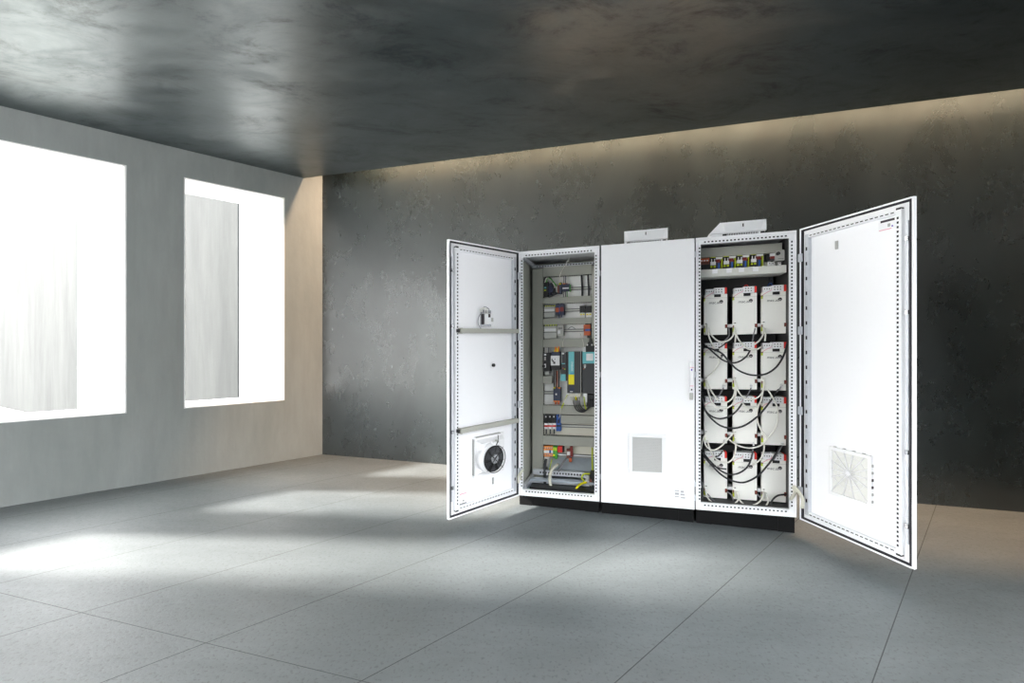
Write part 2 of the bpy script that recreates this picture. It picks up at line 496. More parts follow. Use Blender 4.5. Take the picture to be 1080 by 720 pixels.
# handle on the right edge of the door
h0 = CAB.px(727.2, 381, -.04); h1 = CAB.px(731.4, 421.5, -.04)
ha, hb, hv1, hv0 = h0[0], h1[0], h0[1], h1[1]
hl = hv1-hv0
hd = MB(CAB).box('white_plastic', ha, hb, -.058, -.022, hv0+.18*hl, hv1, bevel=.008, seg=3).build('handle', door)
MB(CAB).box('grey_plastic', ha+.001, hb-.001, -.05, -.022, hv0, hv0+.178*hl, bevel=.006).build('handle_foot', door)
b = MB(CAB)
for q in (.84, .36): MB(CAB).box('label_pink', ha+.001, hb-.001, -.0588, -.058, hv0+q*hl, hv0+(q+.013)*hl).build('handle_ring', door)
for (m_, q0, q1) in (('purple', .76, .81), ('label_ink', .25, .29)): MB(CAB).box(m_, ha+.008, ha+.017, -.0588, -.058, hv0+q0*hl, hv0+q1*hl).build('handle_mark', door)
# small grey print low on the door
b = MB(CAB)
for (x0, y0, x1, y1) in ((711.5, 516.6, 716.2, 518), (711.8, 519.2, 716, 521.8), (711.6, 523, 716, 524.2), (717.8, 517.3, 721.2, 519.6), (717.6, 520.4, 722, 522.6), (718, 524, 722.6, 525.6)):
    a = CAB.px(x0, y0, -.0232); c = CAB.px(x1, y1, -.0232)
    b.box('print_grey', a[0], c[0], -.0234, -.022, c[1], a[1])
b.build('rating_print', door)
# hinges and lock keepers in the gaps
for (k, root, xs) in ((0, cab_left, 632.9), (1, cab_mid, 733.2)):
    uu = cu(xs)
    b = MB(CAB); b.box('shade_gap', uu-.004, uu+.004, .012, .05, 0, H); b.build('gap_seal', root)
for (root, xs, ys) in ((cab_left, 632.6, (288, 395, 503)), (cab_mid, 733.4, (268, 395, 510, 525))):
    for y in ys:
        a = CAB.px(xs, y, -.01)
        MB(CAB).box('zinc', a[0]-.005, a[0]+.005, -.018, .008, a[1]-.02, a[1]+.02, bevel=.002).build('hinge', root)

# ---- roof vents
def roof_vent(root, x0, x1, w0, w1, h, slope_l=0.0):
    a = CAB.px(x0, 250, w0)[0]; c = CAB.px(x1, 250, w0)[0]
    lo, hi = H+.0045, H+.0045+h
    b = MB(CAB)
    b.hexa('white_powder', [(a-slope_l, w0, lo+.025), (c, w0, lo+.025), (c+.004, w1, lo+.025), (a-slope_l, w1, lo+.025), (a, w0+.006, hi), (c, w0+.006, hi), (c, w1, hi), (a, w1, hi)])
    vent = b.build('roof_vent', root)
    b = MB(CAB); b.box('white_frame', a-slope_l*.9, c-.01, w0+.012, w1-.01, lo, lo+.024)
    n = 22
    for q in range(n):
        uu = a+.03+(c-a-.08)*(q+.5)/n
        b.box('hole', uu-.003, uu+.003, w0+.0112, w0+.012, lo+.007, lo+.02)
    b.build('vent_slots', vent)
    for uu in (a+.03, c-.025): MB(CAB).box('black_plastic', uu-.012, uu+.012, w0+.002, w0+.012, lo+.002, lo+.018).build('vent_clip', vent)
    # raised front panel and its small dark mark
    b = MB(CAB); m = .035
    y = lambda v: w0+.006*(v-lo-.025)/(hi-lo-.025)
    b.hexa('white_frame', [(a+m, y(lo+.035)-.003, lo+.035), (c-m, y(lo+.035)-.003, lo+.035), (c-m, w0+.006, lo+.035), (a+m, w0+.006, lo+.035),
                           (a+.02, y(hi-.012)-.003, hi-.012), (c-.02, y(hi-.012)-.003, hi-.012), (c-.02, w0+.006, hi-.012), (a+.02, w0+.006, hi-.012)])
    uc = (a+c)/2
    b.box('label_ink', uc-.004, uc+.004, w0-.003, w0-.0005, hi-.042, hi-.02)
    b.build('vent_panel', vent)
roof_vent(cab_mid, 658.4, 704.4, .05, .42, .105)
roof_vent(cab_right, 759.5, 808.5, .03, .42, .103, .075)

# ------------------------------------------------------------------ open doors
DOOR_L = Frame(.0575, 3.594, (-.7308, -.6826), (.6826, -.7308), .0823, -.0135)      # along = away from its hinge, depth = towards the inner side
L_L = .705
DOOR_R = Frame(1.9955, 3.016, (.2357, -.9718), (-.9718, -.2357), .118, .002)
L_R = .698

def open_door(fr, L, root):
    b = MB(fr)
    b.box('white_powder', .004, L, -.012, -.004, 0, H)
    r = .010                                                # folded rim
    b.box('white_powder', L-r, L, -.004, .008, 0, H); b.box('white_powder', .004, .004+r, -.004, .012, 0, H)
    b.box('white_powder', .004+r, L-r, -.004, .012, 0, r); b.box('white_powder', .004+r, L-r, -.004, .012, H-r, H)
    door = b.build('door', root)
    b = MB(fr); a0, a1 = .004+r, .004+r+.010
    b.box('gasket', a0, a1, -.004, .010, r, H-r); b.box('gasket', L-r-.010, L-r, -.004, .010, r, H-r)
    b.box('gasket', a1, L-r-.010, -.004, .010, r, r+.010); b.box('gasket', a1, L-r-.010, -.004, .010, H-r-.010, H-r)
    b.build('gasket', door)
    # perforated tubular frame
    b = MB(fr); i0, i1 = .052, .080
    b.box('white_frame', L-i1, L-i0, -.004, .022, i0, H-i0, bevel=.002); b.box('zinc', i0, i1, -.004, .022, i0, H-i0, bevel=.002)
    b.box('white_frame', i1, L-i1, -.004, .022, i0, i1-.004, bevel=.002); b.box('white_frame', i1, L-i1, -.004, .022, H-i1+.004, H-i0, bevel=.002)
    holes_v(b, i1, H-i1, .0228, L-i1+.011, pitch=.025); holes_v(b, i1, H-i1, .0228, (i0+i1)/2, pitch=.1, hw=.006, hh=.012)
    holes_u(b, i1, L-i1, .0228, i0+.011, pitch=.028, hw=.009, hh=.003); holes_u(b, i1, L-i1, .0228, H-i0-.013, pitch=.028, hw=.009, hh=.003)
    b.box('black_plastic', L-i1+.002, L-i0-.002, -.002, .0225, i0-.008, i0+.003); b.box('black_plastic', L-i1+.002, L-i0-.002, -.002, .0225, H-i0-.003, H-i0+.008)
    b.build('tubular_frame', door)
    # lock rod with keepers along the free edge
    b = MB(fr); b.box('zinc', L-.036, L-.028, -.004, .006, .12, H-.12)
    for v in (.22, .62, 1.38, 1.78): b.box('chrome', L-.04, L-.024, .006, .016, v-.012, v+.012)
    b.build('lock_rod', door)
    for v in (.2, .75, 1.3, 1.8):
        MB(fr).box('zinc', .0, .03, .012, .024, v-.028, v+.028, bevel=.003).build('hinge', door)
    return door
dl = open_door(DOOR_L, L_L, cab_left)
dr = open_door(DOOR_R, L_R, cab_right)

def handle_bulge(fr, L, door, v0, v1, out=.05):
    """swing handle on the outer face, seen past the free edge"""
    b = MB(fr); n = 10
    for k in range(n):
        ta, tb = k/n, (k+1)/n
        h = lambda t: .004+out*math.sin(math.pi*min(1, max(0, t)))**.6
        va, vb = v0+(v1-v0)*ta, v0+(v1-v0)*tb
        b.hexa('white_plastic', [(L-.045, -.012-h(ta), va), (L-.012, -.012-h(ta), va), (L-.012, -.012, va), (L-.045, -.012, va),
                                 (L-.045, -.012-h(tb), vb), (L-.012, -.012-h(tb), vb), (L-.012, -.012, vb), (L-.045, -.012, vb)])
    return b.build('handle', door)
va = DOOR_R.px(965.5, 433, 0)[1]; vb = DOOR_R.px(965.5, 389, 0)[1]
handle_bulge(DOOR_R, L_R, dr, va, vb, .006)
va = DOOR_L.px(472, 422, 0)[1]; vb = DOOR_L.px(472, 390, 0)[1]
handle_bulge(DOOR_L, L_L, dl, va, vb, .006)

# ---- left door fittings
for y in (348.6, 455.6):
    va = DOOR_L.px(480, y, .05)[1]
    b = MB(DOOR_L); b.box('duct', .055, L_L-.075, .023, .06, va-.017, va+.017, bevel=.003)
    b.box('black_plastic', L_L-.078, L_L-.058, .02, .05, va-.012, va+.012)
    b.box('duct', L_L-.085, L_L-.072, .02, .064, va-.02, va+.02, bevel=.003)
    b.build('cable_channel', dl)
# service socket
a = DOOR_L.px(508.5, 322.5, .02); c = DOOR_L.px(519.5, 343.5, .02)
ua, ub, v1, v0 = c[0], a[0], a[1], c[1]
ua, ub = min(ua, ub), max(ua, ub)
du, dv = ub-ua, v1-v0
b = MB(DOOR_L); b.box('chrome', ua, ub, -.004, .004, v0-.006, v1-.03, bevel=.002)
b.box('white_plastic', ua+.1*du, ub-.12*du, .004, .045, v0+.012, v0+.62*dv, bevel=.004); b.box('label_ink', ua+.42*du, ua+.62*du, .045, .0465, v0+.62*dv-.03, v0+.62*dv-.004)
b.box('grey_plastic', ua+.15*du, ua+.35*du, .045, .047, v0+.03, v0+.06); b.box('label_ink', ub-.12*du, ub-.1*du+.004, .004, .03, v0+.01, v0+.6*dv)
b.build('service_socket', dl)
b = MB(DOOR_L)
for q in range(3):
    o1 = ua+(.3+.2*q)*du
    b.tube('white_cable' if q else 'grey_cable', [(o1, .02, v0+.6*dv), (o1+.02, .035, v0+.85*dv), (o1+.06, .03, v0+.95*dv-.01*q), (ub-.01+.012*q, .02, v0+.7*dv)], .003)
b.tube('grey_cable', [(ub-.01, .02, v0+.75*dv), (ub+.028, .014, v0+.45*dv), (ub+.03, .01, v0+.1*dv), (ub+.005, .018, v0-.03)], .003)
b.build('socket_lead', dl)
# black plug in a hole
a = DOOR_L.px(521, 385, .01)
b = MB(DOOR_L); b.disc('black_plastic', (a[0], 0, a[1]), 'w', .013, -.004, .012, 20); b.disc('white_plastic', (a[0], 0, a[1]), 'w', .028, -.004, -.002, 24); b.build('blanking_plug', dl)
# small fastener tab and sticker
a = DOOR_L.px(520.3, 507, .004); MB(DOOR_L).box('grille_grey', a[0]-.006, a[0]+.006, -.004, .002, a[1]-.025, a[1]+.025).build('door_tab', dl)
a = DOOR_L.px(484.5, 521, 0); c = DOOR_L.px(492.5, 531, 0)
ua, ub, v1, v0 = c[0], a[0], a[1], c[1]; ua, ub = min(ua, ub), max(ua, ub)
b = MB(DOOR_L); b.box('white_plastic', ua, ub, -.004, -.003, v0, v1); b.box('label_pink', ua+.005, ub-.005, -.003, -.0026, v1-.008, v1-.003)
b.box('label_ink', ua+.004, ub-.004, -.003, -.0026, v0+.004, v0+.013); b.box('label_ink', ua+.025, ua+.034, -.003, -.0026, v0+.024, v0+.036)
b.build('sticker', dl)
# fan unit
cc = DOOR_L.px(520.8, 483.5, .085)
fc, fv = cc
a = DOOR_L.px(498.6, 480, 0.0)[0]; pr = DOOR_L.px(530.5, 480, 0.0)[0]
v1 = DOOR_L.px(499, 461.6, 0)[1]; v0 = DOOR_L.px(499, 504, 0)[1]
ua, ub = min(a, pr), max(a, pr)
b = MB(DOOR_L); b.box('white_plastic', ua, ub, -.004, .012, v0, v1, bevel=.003)
b.box('grille_grey', ub-.004, ub+.002, -.004, .016, v0+.02, v1-.01); b.box('grille_grey', ua+.04, ub-.02, -.004, .018, v1-.004, v1+.003)
b.hexa('white_plastic', [(ua+.02, .012, v0+.02), (ub-.02, .012, v0+.02), (ub-.045, .05, v0+.045), (ua+.03, .05, v0+.045),
                         (ua+.02, .012, v1-.02), (ub-.02, .012, v1-.02), (ub-.045, .05, v1-.045), (ua+.03, .05, v1-.045)])
b.disc('white_plastic', (fc, 0, fv), 'w', .122, .03, .085, 40, r1=.108)
b.build('fan_housing', dl)
b = MB(DOOR_L); b.disc('black_plastic', (fc, 0, fv), 'w', .098, .08, .0865, 40)
for k in range(7):                                  # blades
    t0 = 2*math.pi*k/7; t1 = t0+.62
    P = [(fc+r*math.cos(t), w_, fv+r*math.sin(t)) for r, t, w_ in ((.035, t0, .088), (.09, t0+.1, .088), (.09, t1+.1, .098), (.035, t1, .098))]
    b.hexa('anthracite', [P[0], P[1], P[2], P[3]]+[(p[0], p[1]+.003, p[2]) for p in P])
b.disc('chrome', (fc, 0, fv), 'w', .034, .0865, .101, 28)
b.build('fan_rotor', dl)
b = MB(DOOR_L)
for rr in (.052, .078, .1):
    pts = [(fc+rr*math.cos(2*math.pi*k/24), .104, fv+rr*math.sin(2*math.pi*k/24)) for k in range(25)]
    b.tube('black_plastic', pts, .0016 if rr < .09 else .003, n=5, steps=2)
for k in range(4):
    t = math.pi/4+math.pi/2*k
    b.tube('black_plastic', [(fc, .104, fv), (fc+.112*math.cos(t), .1, fv+.112*math.sin(t))], .0022, n=5)
b.build('fan_guard', dl)
b = MB(DOOR_L); b.box('white_plastic', fc-.05, fc+.0, .05, .09, fv+.10, fv+.125); b.box('grey_plastic', fc-.045, fc-.03, .06, .092, fv+.115, fv+.135)
b.tube('black_cable', [(fc-.02, .09, fv+.1), (fc-.03, .1, fv+.13), (fc-.06, .07, fv+.12), (fc-.09, .03, fv+.155)], .003)
b.build('fan_terminal', dl)

# ---- right door fittings
a = DOOR_R.px(873.5, 472, .012); c = DOOR_R.px(918.5, 533, .012)
ua, ub = a[0], c[0]
v1 = .5*(DOOR_R.px(873.5, 470.5, .012)[1]+DOOR_R.px(919, 480.5, .012)[1]); v0 = .5*(DOOR_R.px(873.5, 521.5, .012)[1]+DOOR_R.px(918, 534.5, .012)[1])
b = MB(DOOR_R); e = .02
b.box('white_plastic', ua, ub, -.004, .012, v0, v0+e, bevel=.002); b.box('white_plastic', ua, ub, -.004, .012, v1-e, v1, bevel=.002)
b.box('white_plastic', ua, ua+e, -.004, .012, v0+e, v1-e, bevel=.002); b.box('white_plastic', ub-e, ub, -.004, .012, v0+e, v1-e, bevel=.002)
for k in range(6): b.box('label_ink' if k in (2, 3) else 'grille_grey', ub+.0005, ub+.004, -.004, .008, v0+.03+k*.042, v0+.045+k*.042)
for k in range(4): b.box('grille_grey', ua+.03+k*.06, ua+.045+k*.06, -.004, .008, v1+.0005, v1+.004)
b.build('filter_frame', dr)
b = MB(DOOR_R); b.box('filter_mat', ua+e, ub-e, -.004, .001, v0+e, v1-e); b.build('filter_mat', dr)
b = MB(DOOR_R); uc, vc = ua+.48*(ub-ua), (v0+v1)/2+.012
for k in range(14):
    t = 2*math.pi*k/14
    dxx, dzz = math.cos(t), math.sin(t)
    sc_ = min((ub-e-uc if dxx > 0 else uc-ua-e)/max(abs(dxx), 1e-6), (v1-e-vc if dzz > 0 else vc-v0-e)/max(abs(dzz), 1e-6))
    b.tube('white_plastic', [(uc, .006, vc), (uc+dxx*sc_, .006, vc+dzz*sc_)], .0032, n=5)
for q in range(1, 4):
    rr = .035*q
    pts = [(uc+rr*math.cos(2*math.pi*k/28), .004, vc+rr*math.sin(2*math.pi*k/28)) for k in range(29)]
    b.tube('white_plastic', pts, .0014, n=4, steps=1)
b.disc('white_plastic', (uc, 0, vc), 'w', .012, .002, .011, 16)
b.build('filter_spider', dr)
a = DOOR_R.px(926, 229, 0); c = DOOR_R.px(944, 237, 0)
ua, ub = a[0], c[0]; v1 = DOOR_R.px(944, 228.5, 0)[1]+.0; v0 = v1-.062
b = MB(DOOR_R); b.box('white_plastic', ua, ub, -.004, -.003, v0, v1)
b.box('label_ink', ua+.012, ub-.004, -.003, -.0024, v1-.016, v1-.003); b.box('label_pink', ua+.004, ub-.02, -.003, -.0024, v0+.002, v0+.006)
b.box('grille_grey', ua+.05, ua+.064, -.003, -.0024, v0+.016, v0+.034); b.box('purple', ub-.02, ub-.012, -.003, -.0024, v0+.012, v0+.02)
b.build('sticker', dr)
a = DOOR_R.px(882, 258.3, .002); MB(DOOR_R).box('grille_grey', a[0]-.009, a[0]+.009, -.004, .002, a[1]-.026, a[1]+.026).build('door_tab', dr)

# ---- flexible conduits crossing from cabinets to their doors
def arch(frames, root_label, cat, r, m, name):
    b = MB(WORLD); b.tube(m, frames, r, n=10); return tag(rebase(b.build(name)), root_label, cat)
pA = CAB(EDGES[2][1]-.03, .01, .12); pB = DOOR_R(.06, .05, .10)
top = DOOR_R(.0, .055, .225)
arch([tuple(pA), tuple(pA+Vector((-.005, -.05, .06))), tuple(top), tuple(pB+Vector((0, 0, .07))), tuple(pB)],
     'pale corrugated hose arching from right cabinet to its open door at the lower hinge', 'cable hose', .011, 'pale_hose', 'cable_hose')
pA = CAB(EDGES[0][0]+.02, -.005, .13); pB = DOOR_L(.05, .045, .12)
top = DOOR_L(.0, .05, .22)
arch([tuple(pA), tuple(pA+Vector((.0, -.03, .05))), tuple(top), tuple(pB+Vector((0, 0, .06))), tuple(pB)],
     'thin pale hose arching from left cabinet to its open door at the lower hinge', 'cable hose', .007, 'pale_hose', 'cable_hose')

# ------------------------------------------------------------------ component helper (things mounted inside)
class Comp:
    """a device on a mounting plate: front rectangle given in the photo, resolved on the plane at depth wf"""
    def __init__(s, name, label, cat, rect, wf, depth, group=None):
        x0, y0, x1, y1 = rect
        a = CAB.px(x0, (y0+y1)/2, wf); c = CAB.px(x1, (y0+y1)/2, wf)
        xm = (x0+x1)/2
        s.u0, s.u1 = a[0], c[0]; s.v1 = CAB.px(xm, y0, wf)[1]; s.v0 = CAB.px(xm, y1, wf)[1]
        s.wf, s.d = wf, depth
        base = CAB((s.u0+s.u1)/2, wf+depth, s.v0)
        s.root = thing(name, label, cat, base, CAB.yaw, group)
    def U(s, f): return s.u0+f*(s.u1-s.u0)
    def V(s, f): return s.v1-f*(s.v1-s.v0)
    EACH = {'terminal_screws': 'screw', 'screw': 'screw', 'phase_wire': 'phase_wire', 'wire_entry': 'wire_end', 'locking_clip': 'locking_clip', 'marker': 'marker', 'label_plate': 'label_plate'}
    def part(s, name, boxes, parent=None, bevel=0):
        if name in s.EACH and len(boxes) > 1:
            for q in boxes: s.part(s.EACH[name]+'!', [q], parent, bevel)
            return
        name = name.rstrip('!')
        b = MB(CAB)
        for (m, x0, y0, x1, y1, d0, d1) in boxes:
            b.box(m, s.U(x0), s.U(x1), s.wf+d0, s.wf+d1, s.V(y1), s.V(y0), bevel=bevel)
        return b.build(name, parent or s.root)
    def full(s, name, m, bevel=.002, d0=0.0):
        return s.part(name, [(m, 0, 0, 1, 1, d0, s.d)], bevel=bevel)

# ------------------------------------------------------------------ LEFT CABINET interior
cl0, cl1 = EDGES[0]
WP = .44                                             # mounting plate face
MB(CAB).box('plate_white', cl0+.05, cl1-.03, WP, WP+.003, .12, H-.1).build('mounting_plate', cab_left)
post(cab_left, 0, cl0+.04, .5); post(cab_left, 0, cl1-.04, .5)
b = MB(CAB); b.box('zinc', cl0+.03, cl1-.03, .36, .40, H-.075, H-.055); holes_u(b, cl0+.06, cl1-.06, .359, H-.065); b.build('roof_rail', cab_left)
b = MB(CAB); b.box('zinc', cl0+.02, cl0+.045, .06, DEPTH-.05, H-.06, H-.035); b.build('side_rail', cab_left)
b = MB(CAB); b.box('zinc', cl0+.02, cl0+.05, .06, DEPTH-.05, .03, .07); b.build('side_rail', cab_left)
WD = .365                                            # cable ducts' front
def duct(x0, y0, x1, y1, wf=WD, m='duct', root=cab_left, name='cable_duct', depth=None, slots=True):
    ys = (y0+y1)/2; xm = (x0+x1)/2
    a = CAB.px(x0, ys, wf)[0]; c = CAB.px(x1, ys, wf)[0]
    v1 = CAB.px(xm, y0, wf)[1]; v0 = CAB.px(xm, y1, wf)[1]
    d = (WP-wf) if depth is None else depth
    b = MB(CAB); b.box(m, a, c, wf, wf+d, v0, v1, bevel=.002)
    if slots:
        if c-a > v1-v0:
            n = int((c-a)/.02)
            for k in range(n):
                u = a+(k+.5)*(c-a)/n
                b.quad('shade_gap', [(u-.003, wf+.02, v1+.0006), (u+.003, wf+.02, v1+.0006), (u+.003, wf+d-.01, v1+.0006), (u-.003, wf+d-.01, v1+.0006)])
                b.quad('shade_gap', [(u-.003, wf+.02, v0-.0006), (u+.003, wf+.02, v0-.0006), (u+.003, wf+d-.01, v0-.0006), (u-.003, wf+d-.01, v0-.0006)])
        else:
            n = int((v1-v0)/.02)
            for k in range(n):
                v = v0+(k+.5)*(v1-v0)/n
                b.quad('shade_gap', [(c+.0006, wf+.02, v-.003), (c+.0006, wf+.02, v+.003), (c+.0006, wf+d-.01, v+.003), (c+.0006, wf+d-.01, v-.003)])
    return b.build(name, root)
duct(561.5, 283.5, 572.6, 505)                      # tall left duct
for (y0, y1) in ((280, 290.2), (312.8, 319.2), (335.3, 341.6), (357, 366)): duct(572.8, y0, 624, y1)
duct(624.2, 280, 628.4, 372)
duct(572.8, 396.5, 582, 404.5); duct(572.8, 428, 628, 437); duct(591.5, 438.2, 628, 446.8); duct(572.8, 460.4, 628, 470)
# rails
def rail(x0, x1, y, h=3.2, wf=.425, m='zinc', root=cab_left):
    a = CAB.px(x0, y, wf); c = CAB.px(x1, y, wf); v = .5*(a[1]+c[1]); hh = h/F*3.9/2
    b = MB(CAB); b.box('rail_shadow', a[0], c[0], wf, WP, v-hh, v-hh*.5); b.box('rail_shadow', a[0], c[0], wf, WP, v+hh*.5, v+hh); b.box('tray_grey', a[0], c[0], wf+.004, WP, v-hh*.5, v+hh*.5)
    return b.build('mounting_rail', root)
for (x0, x1, y) in ((573, 626, 304.5), (573, 626, 327), (573, 626, 348.5), (573, 592, 414), (573, 628, 449), (573, 628, 480)): rail(x0, x1, y)
b = MB(CAB)
a = CAB.px(587, 479.6, .40); c = CAB.px(628, 480.6, .40)
b.box('white_plastic', a[0], c[0], .40, .405, c[1]-.008, a[1]+.008)
b.build('busbar', cab_left)
MB(CAB).box('plate_cream', CAB.px(573, 440, WP)[0], cl1-.032, WP-.004, WP-.0005, CAB.px(600, 480, WP)[1], CAB.px(600, 437, WP)[1]).build('mounting_plate_strip', cab_left)
# bottom: sloping galvanised plate and perforated cross rail, gland strip
a = CAB.px(580, 484, .44); c = CAB.px(627, 500, .36)
b = MB(CAB); b.hexa('galvanised', [(a[0], .33, .135), (cl1-.03, .33, .135), (cl1-.03, .335, .13), (a[0], .335, .13), (a[0], .43, .22), (cl1-.03, .43, .22), (cl1-.03, .436, .22), (a[0], .436, .22)])
b.build('deflector_plate', cab_left)
b = MB(CAB); b.box('zinc', cl0+.05, cl1-.03, .30, .33, .085, .13); holes_u(b, cl0+.1, cl1-.04, .2992, .108, hw=.007, hh=.008)
b.build('cross_rail', cab_left)
b = MB(CAB); b.box('galvanised', cl0+.05, cl1-.03, .2, .26, .06, .075); b.box('zinc', cl0+.05, cl1-.03, .24, .27, .03, .06); b.build('gland_plate', cab_left)
b = MB(CAB); b.box('black_plastic', cl0+.07, cl1-.05, .09, .2, .021, .045); b.build('gland_brush', cab_left)

# row A
c = Comp('terminal_row', 'dark terminal row with green and blue wires, top left of the wired plate', 'terminal block', (572.9, 297, 583.5, 312.2), .385, .054)
c.part('terminal_body', [('dark_blue_grey', 0, .1, .75, .9, .02, .054), ('black_plastic', .05, 0, .5, 1, .0, .05), ('navy', .4, .3, .95, .75, .005, .05)], bevel=.001)
c.part('marker', [('teal', .1, .35, .3, .45, -.001, .002), ('yellow_green', .1, .55, .3, .62, -.001, .002)])
c = Comp('terminal_row', 'mixed brown and grey terminals beside the dark terminal row at the top', 'terminal block', (583.5, 298, 592.2, 311), .39, .049)
c.part('terminal_body', [('black_plastic', 0, .1, .3, .9, 0, .049), ('grey_plastic', .3, .1, .5, .75, .004, .049), ('brown', .5, .2, .72, .85, .0, .049), ('dark_blue_grey', .72, 0, 1, .9, .002, .049)], bevel=.001)
c.part('screw', [('yellow', .6, .05, .95, .16, -.002, .01), ('plate_cream', .1, .3, .25, .42, -.002, .01)])
c = Comp('terminal_row', 'short dark terminal row with white marker stripe, topmost rail', 'terminal block', (592.6, 298.6, 600.8, 306.8), .39, .049)
c.part('terminal_body', [('dark_blue_grey', 0, .1, 1, 1, 0, .049), ('orange', .1, 0, .4, .2, .002, .049), ('dark_red', .4, 0, .7, .2, .002, .049), ('green', .96, .2, 1.06, 1.05, .002, .049)], bevel=.001)
c.part('marker', [('white_plastic', .08, .55, .9, .72, -.001, .002)])
# row B
def psu(label, rect, wf=.375, top='yellow_green'):
    c = Comp('power_supply', label, 'power supply', rect, wf, WP-wf-.001, 'pale power supplies')
    c.part('case', [('grey_plastic', 0, .12, 1, 1, 0, WP-wf-.001)], bevel=.003)
    c.part('terminal_strip', [('anthracite', 0.02, 0, .98, .12, .01, .06)])
    c.part('terminal_screws', [(top, .08+.2*k, .01, .2+.2*k, .1, .008, .02) for k in range(5)])
    c.part('front_groove', [('text_grey', 0, .55, 1, .6, -.0006, .003), ('white_plastic', .05, .3, .95, .5, -.001, .003)])
    return c
psu('pale grey power supply on the second rail, left of the red and blue relay', (573.6, 321.8, 585.4, 334.6))
c = Comp('relay', 'dark relay with red and blue front on the second rail', 'relay', (585.8, 320.4, 595, 331.8), .38, .059)
c.full('body', 'dark_blue_grey'); c.part('front_cap', [('burnt_orange', .02, .35, .42, .75, -.006, .01), ('dark_red', .5, .3, .95, .7, -.006, .01), ('blue', .42, .2, .52, .9, -.003, .01)], bevel=.001)
c.part('wire_entry', [('dark_blue_grey', .2, -.25, .35, .05, .01, .02), ('navy', .6, -.25, .75, .05, .01, .02), ('dark_blue_grey', .3, .95, .42, 1.3, .01, .02), ('navy', .65, .95, .78, 1.25, .01, .02)])
def breaker(label, rect, wf, mats=('black_plastic', 'white_plastic', 'yellow'), group=None, name='circuit_breaker'):
    c = Comp(name, label, 'circuit breaker', rect, wf, WP-wf-.001, group)
    t, mdl, y = mats
    c.part('body', [(mdl, 0, .28, 1, 1, .004, WP-wf-.001), (t, 0, .1, 1, .55, 0, WP-wf-.001)], bevel=.001)
    c.part('toggle', [(t, .25, .42, .75, .55, -.016, .0)], bevel=.001)
    c.part('terminal_screws', [(y, .1, .62, .4, .7, -.001, .006), (y, .6, .62, .9, .7, -.001, .006), ('white_plastic', .1, -.02, .4, .1, .01, .03), ('white_plastic', .6, -.02, .9, .1, .01, .03)])
    return c
breaker('left of two black-topped white breakers at the right end of the second rail', (611.4, 320.6, 617.1, 337), .385)
breaker('right of two black-topped white breakers at the right end of the second rail', (617.9, 320.6, 624, 337), .385)
# row C
psu('pale grey power supply on the third rail with yellow terminals', (573.6, 342, 587, 356.6))
c = Comp('interface_module', 'narrow light grey module right of the power supply on the third rail', 'relay', (587.6, 342.6, 594.4, 354), .385, .054)
c.full('body', 'grey_plastic'); c.part('front_detail', [('text_grey', .15, .25, .8, .35, -.001, .002), ('white_plastic', .1, .5, .5, .8, -.002, .002), ('black_plastic', .88, .1, 1.06, .9, .004, .03)])
c = Comp('terminal_row', 'orange and blue terminal block with black ends on the third rail', 'terminal block', (615.4, 340, 623.4, 355), .38, .059)
c.part('terminal_body', [('burnt_orange', 0, .15, .9, .45, 0, .059), ('blue', .25, .45, .95, .6, -.002, .059), ('dark_red', 0, .45, .25, .6, .002, .059), ('burnt_orange', .05, .6, .9, .9, 0, .059), ('black_plastic', .2, 0, .95, .15, .01, .05), ('black_plastic', .45, .9, .75, 1.08, .01, .05)], bevel=.001)
# row D
c = Comp('motor_breaker', 'black motor breaker at the left end of the drives row', 'circuit breaker', (572.9, 372, 580, 395), .345, .094)
c.part('body', [('black_plastic', 0, .0, 1, .85, 0, .094), ('black_plastic', -.12, .56, .3, .66, -.008, .02), ('grey_plastic', .25, .84, .8, 1.0, .004, .08)], bevel=.002)
c.part('label_plate', [('white_plastic', .15, .04, .45, .12, -.001, .002), ('grey_plastic', .15, .18, .4, .34, -.001, .002), ('white_plastic', .15, .5, .42, .68, -.001, .002)])
c.part('wire_entry', [('white_cable', .3, -.25, .42, .02, .03, .04), ('grey_cable', .62, -.25, .72, .02, .03, .04)])
c = Comp('contactor', 'white fronted contactor with black top and bottom, left of the drives', 'contactor', (580.6, 371, 590.6, 390), .34, .099)
c.part('body', [('dark_blue_grey', .08, 0, .95, .22, .01, .099), ('black_plastic', .08, .75, .98, 1, .005, .099), ('black_plastic', 0, .2, 1, .8, .02, .099)], bevel=.002)
fc_ = c.part('front_cover', [('white_plastic', 0.02, .2, .96, .75, -.004, .02)], bevel=.002)
c.part('front_print', [('label_ink', .12, .38, .22, .5, -.005, -.003), ('label_ink', .22, .46, .36, .56, -.005, -.003), ('label_ink', .3, .54, .52, .66, -.005, -.003), ('label_ink', .44, .36, .5, .44, -.005, -.003)], fc_)
c.part('phase_wire', [('orange', .42, -.28, .58, .02, .02, .035), ('yellow', .6, -.2, .72, .02, .02, .035), ('orange', .74, -.3, .88, .02, .02, .035), ('yellow', .36, -.12, .44, .02, .015, .03)])
for (q, fx) in enumerate((.15, .45, .75)):
    pass
c2 = Comp('control_module', 'narrow anthracite module with pale blue tag between contactor and first drive', 'control module', (591.2, 371, 597.6, 401.5), .34, .099)
c2.part('body', [('anthracite', 0.1, 0.02, 1, .78, 0, .099), ('black_plastic', .85, 0, 1.05, 1, .01, .099)], bevel=.002)
c2.part('tag_plate', [('teal', 0, .77, .82, 1, -.002, .02), ('teal', .15, .39, .75, .42, -.001, .002), ('white_plastic', .2, .03, .6, .08, -.001, .002)])
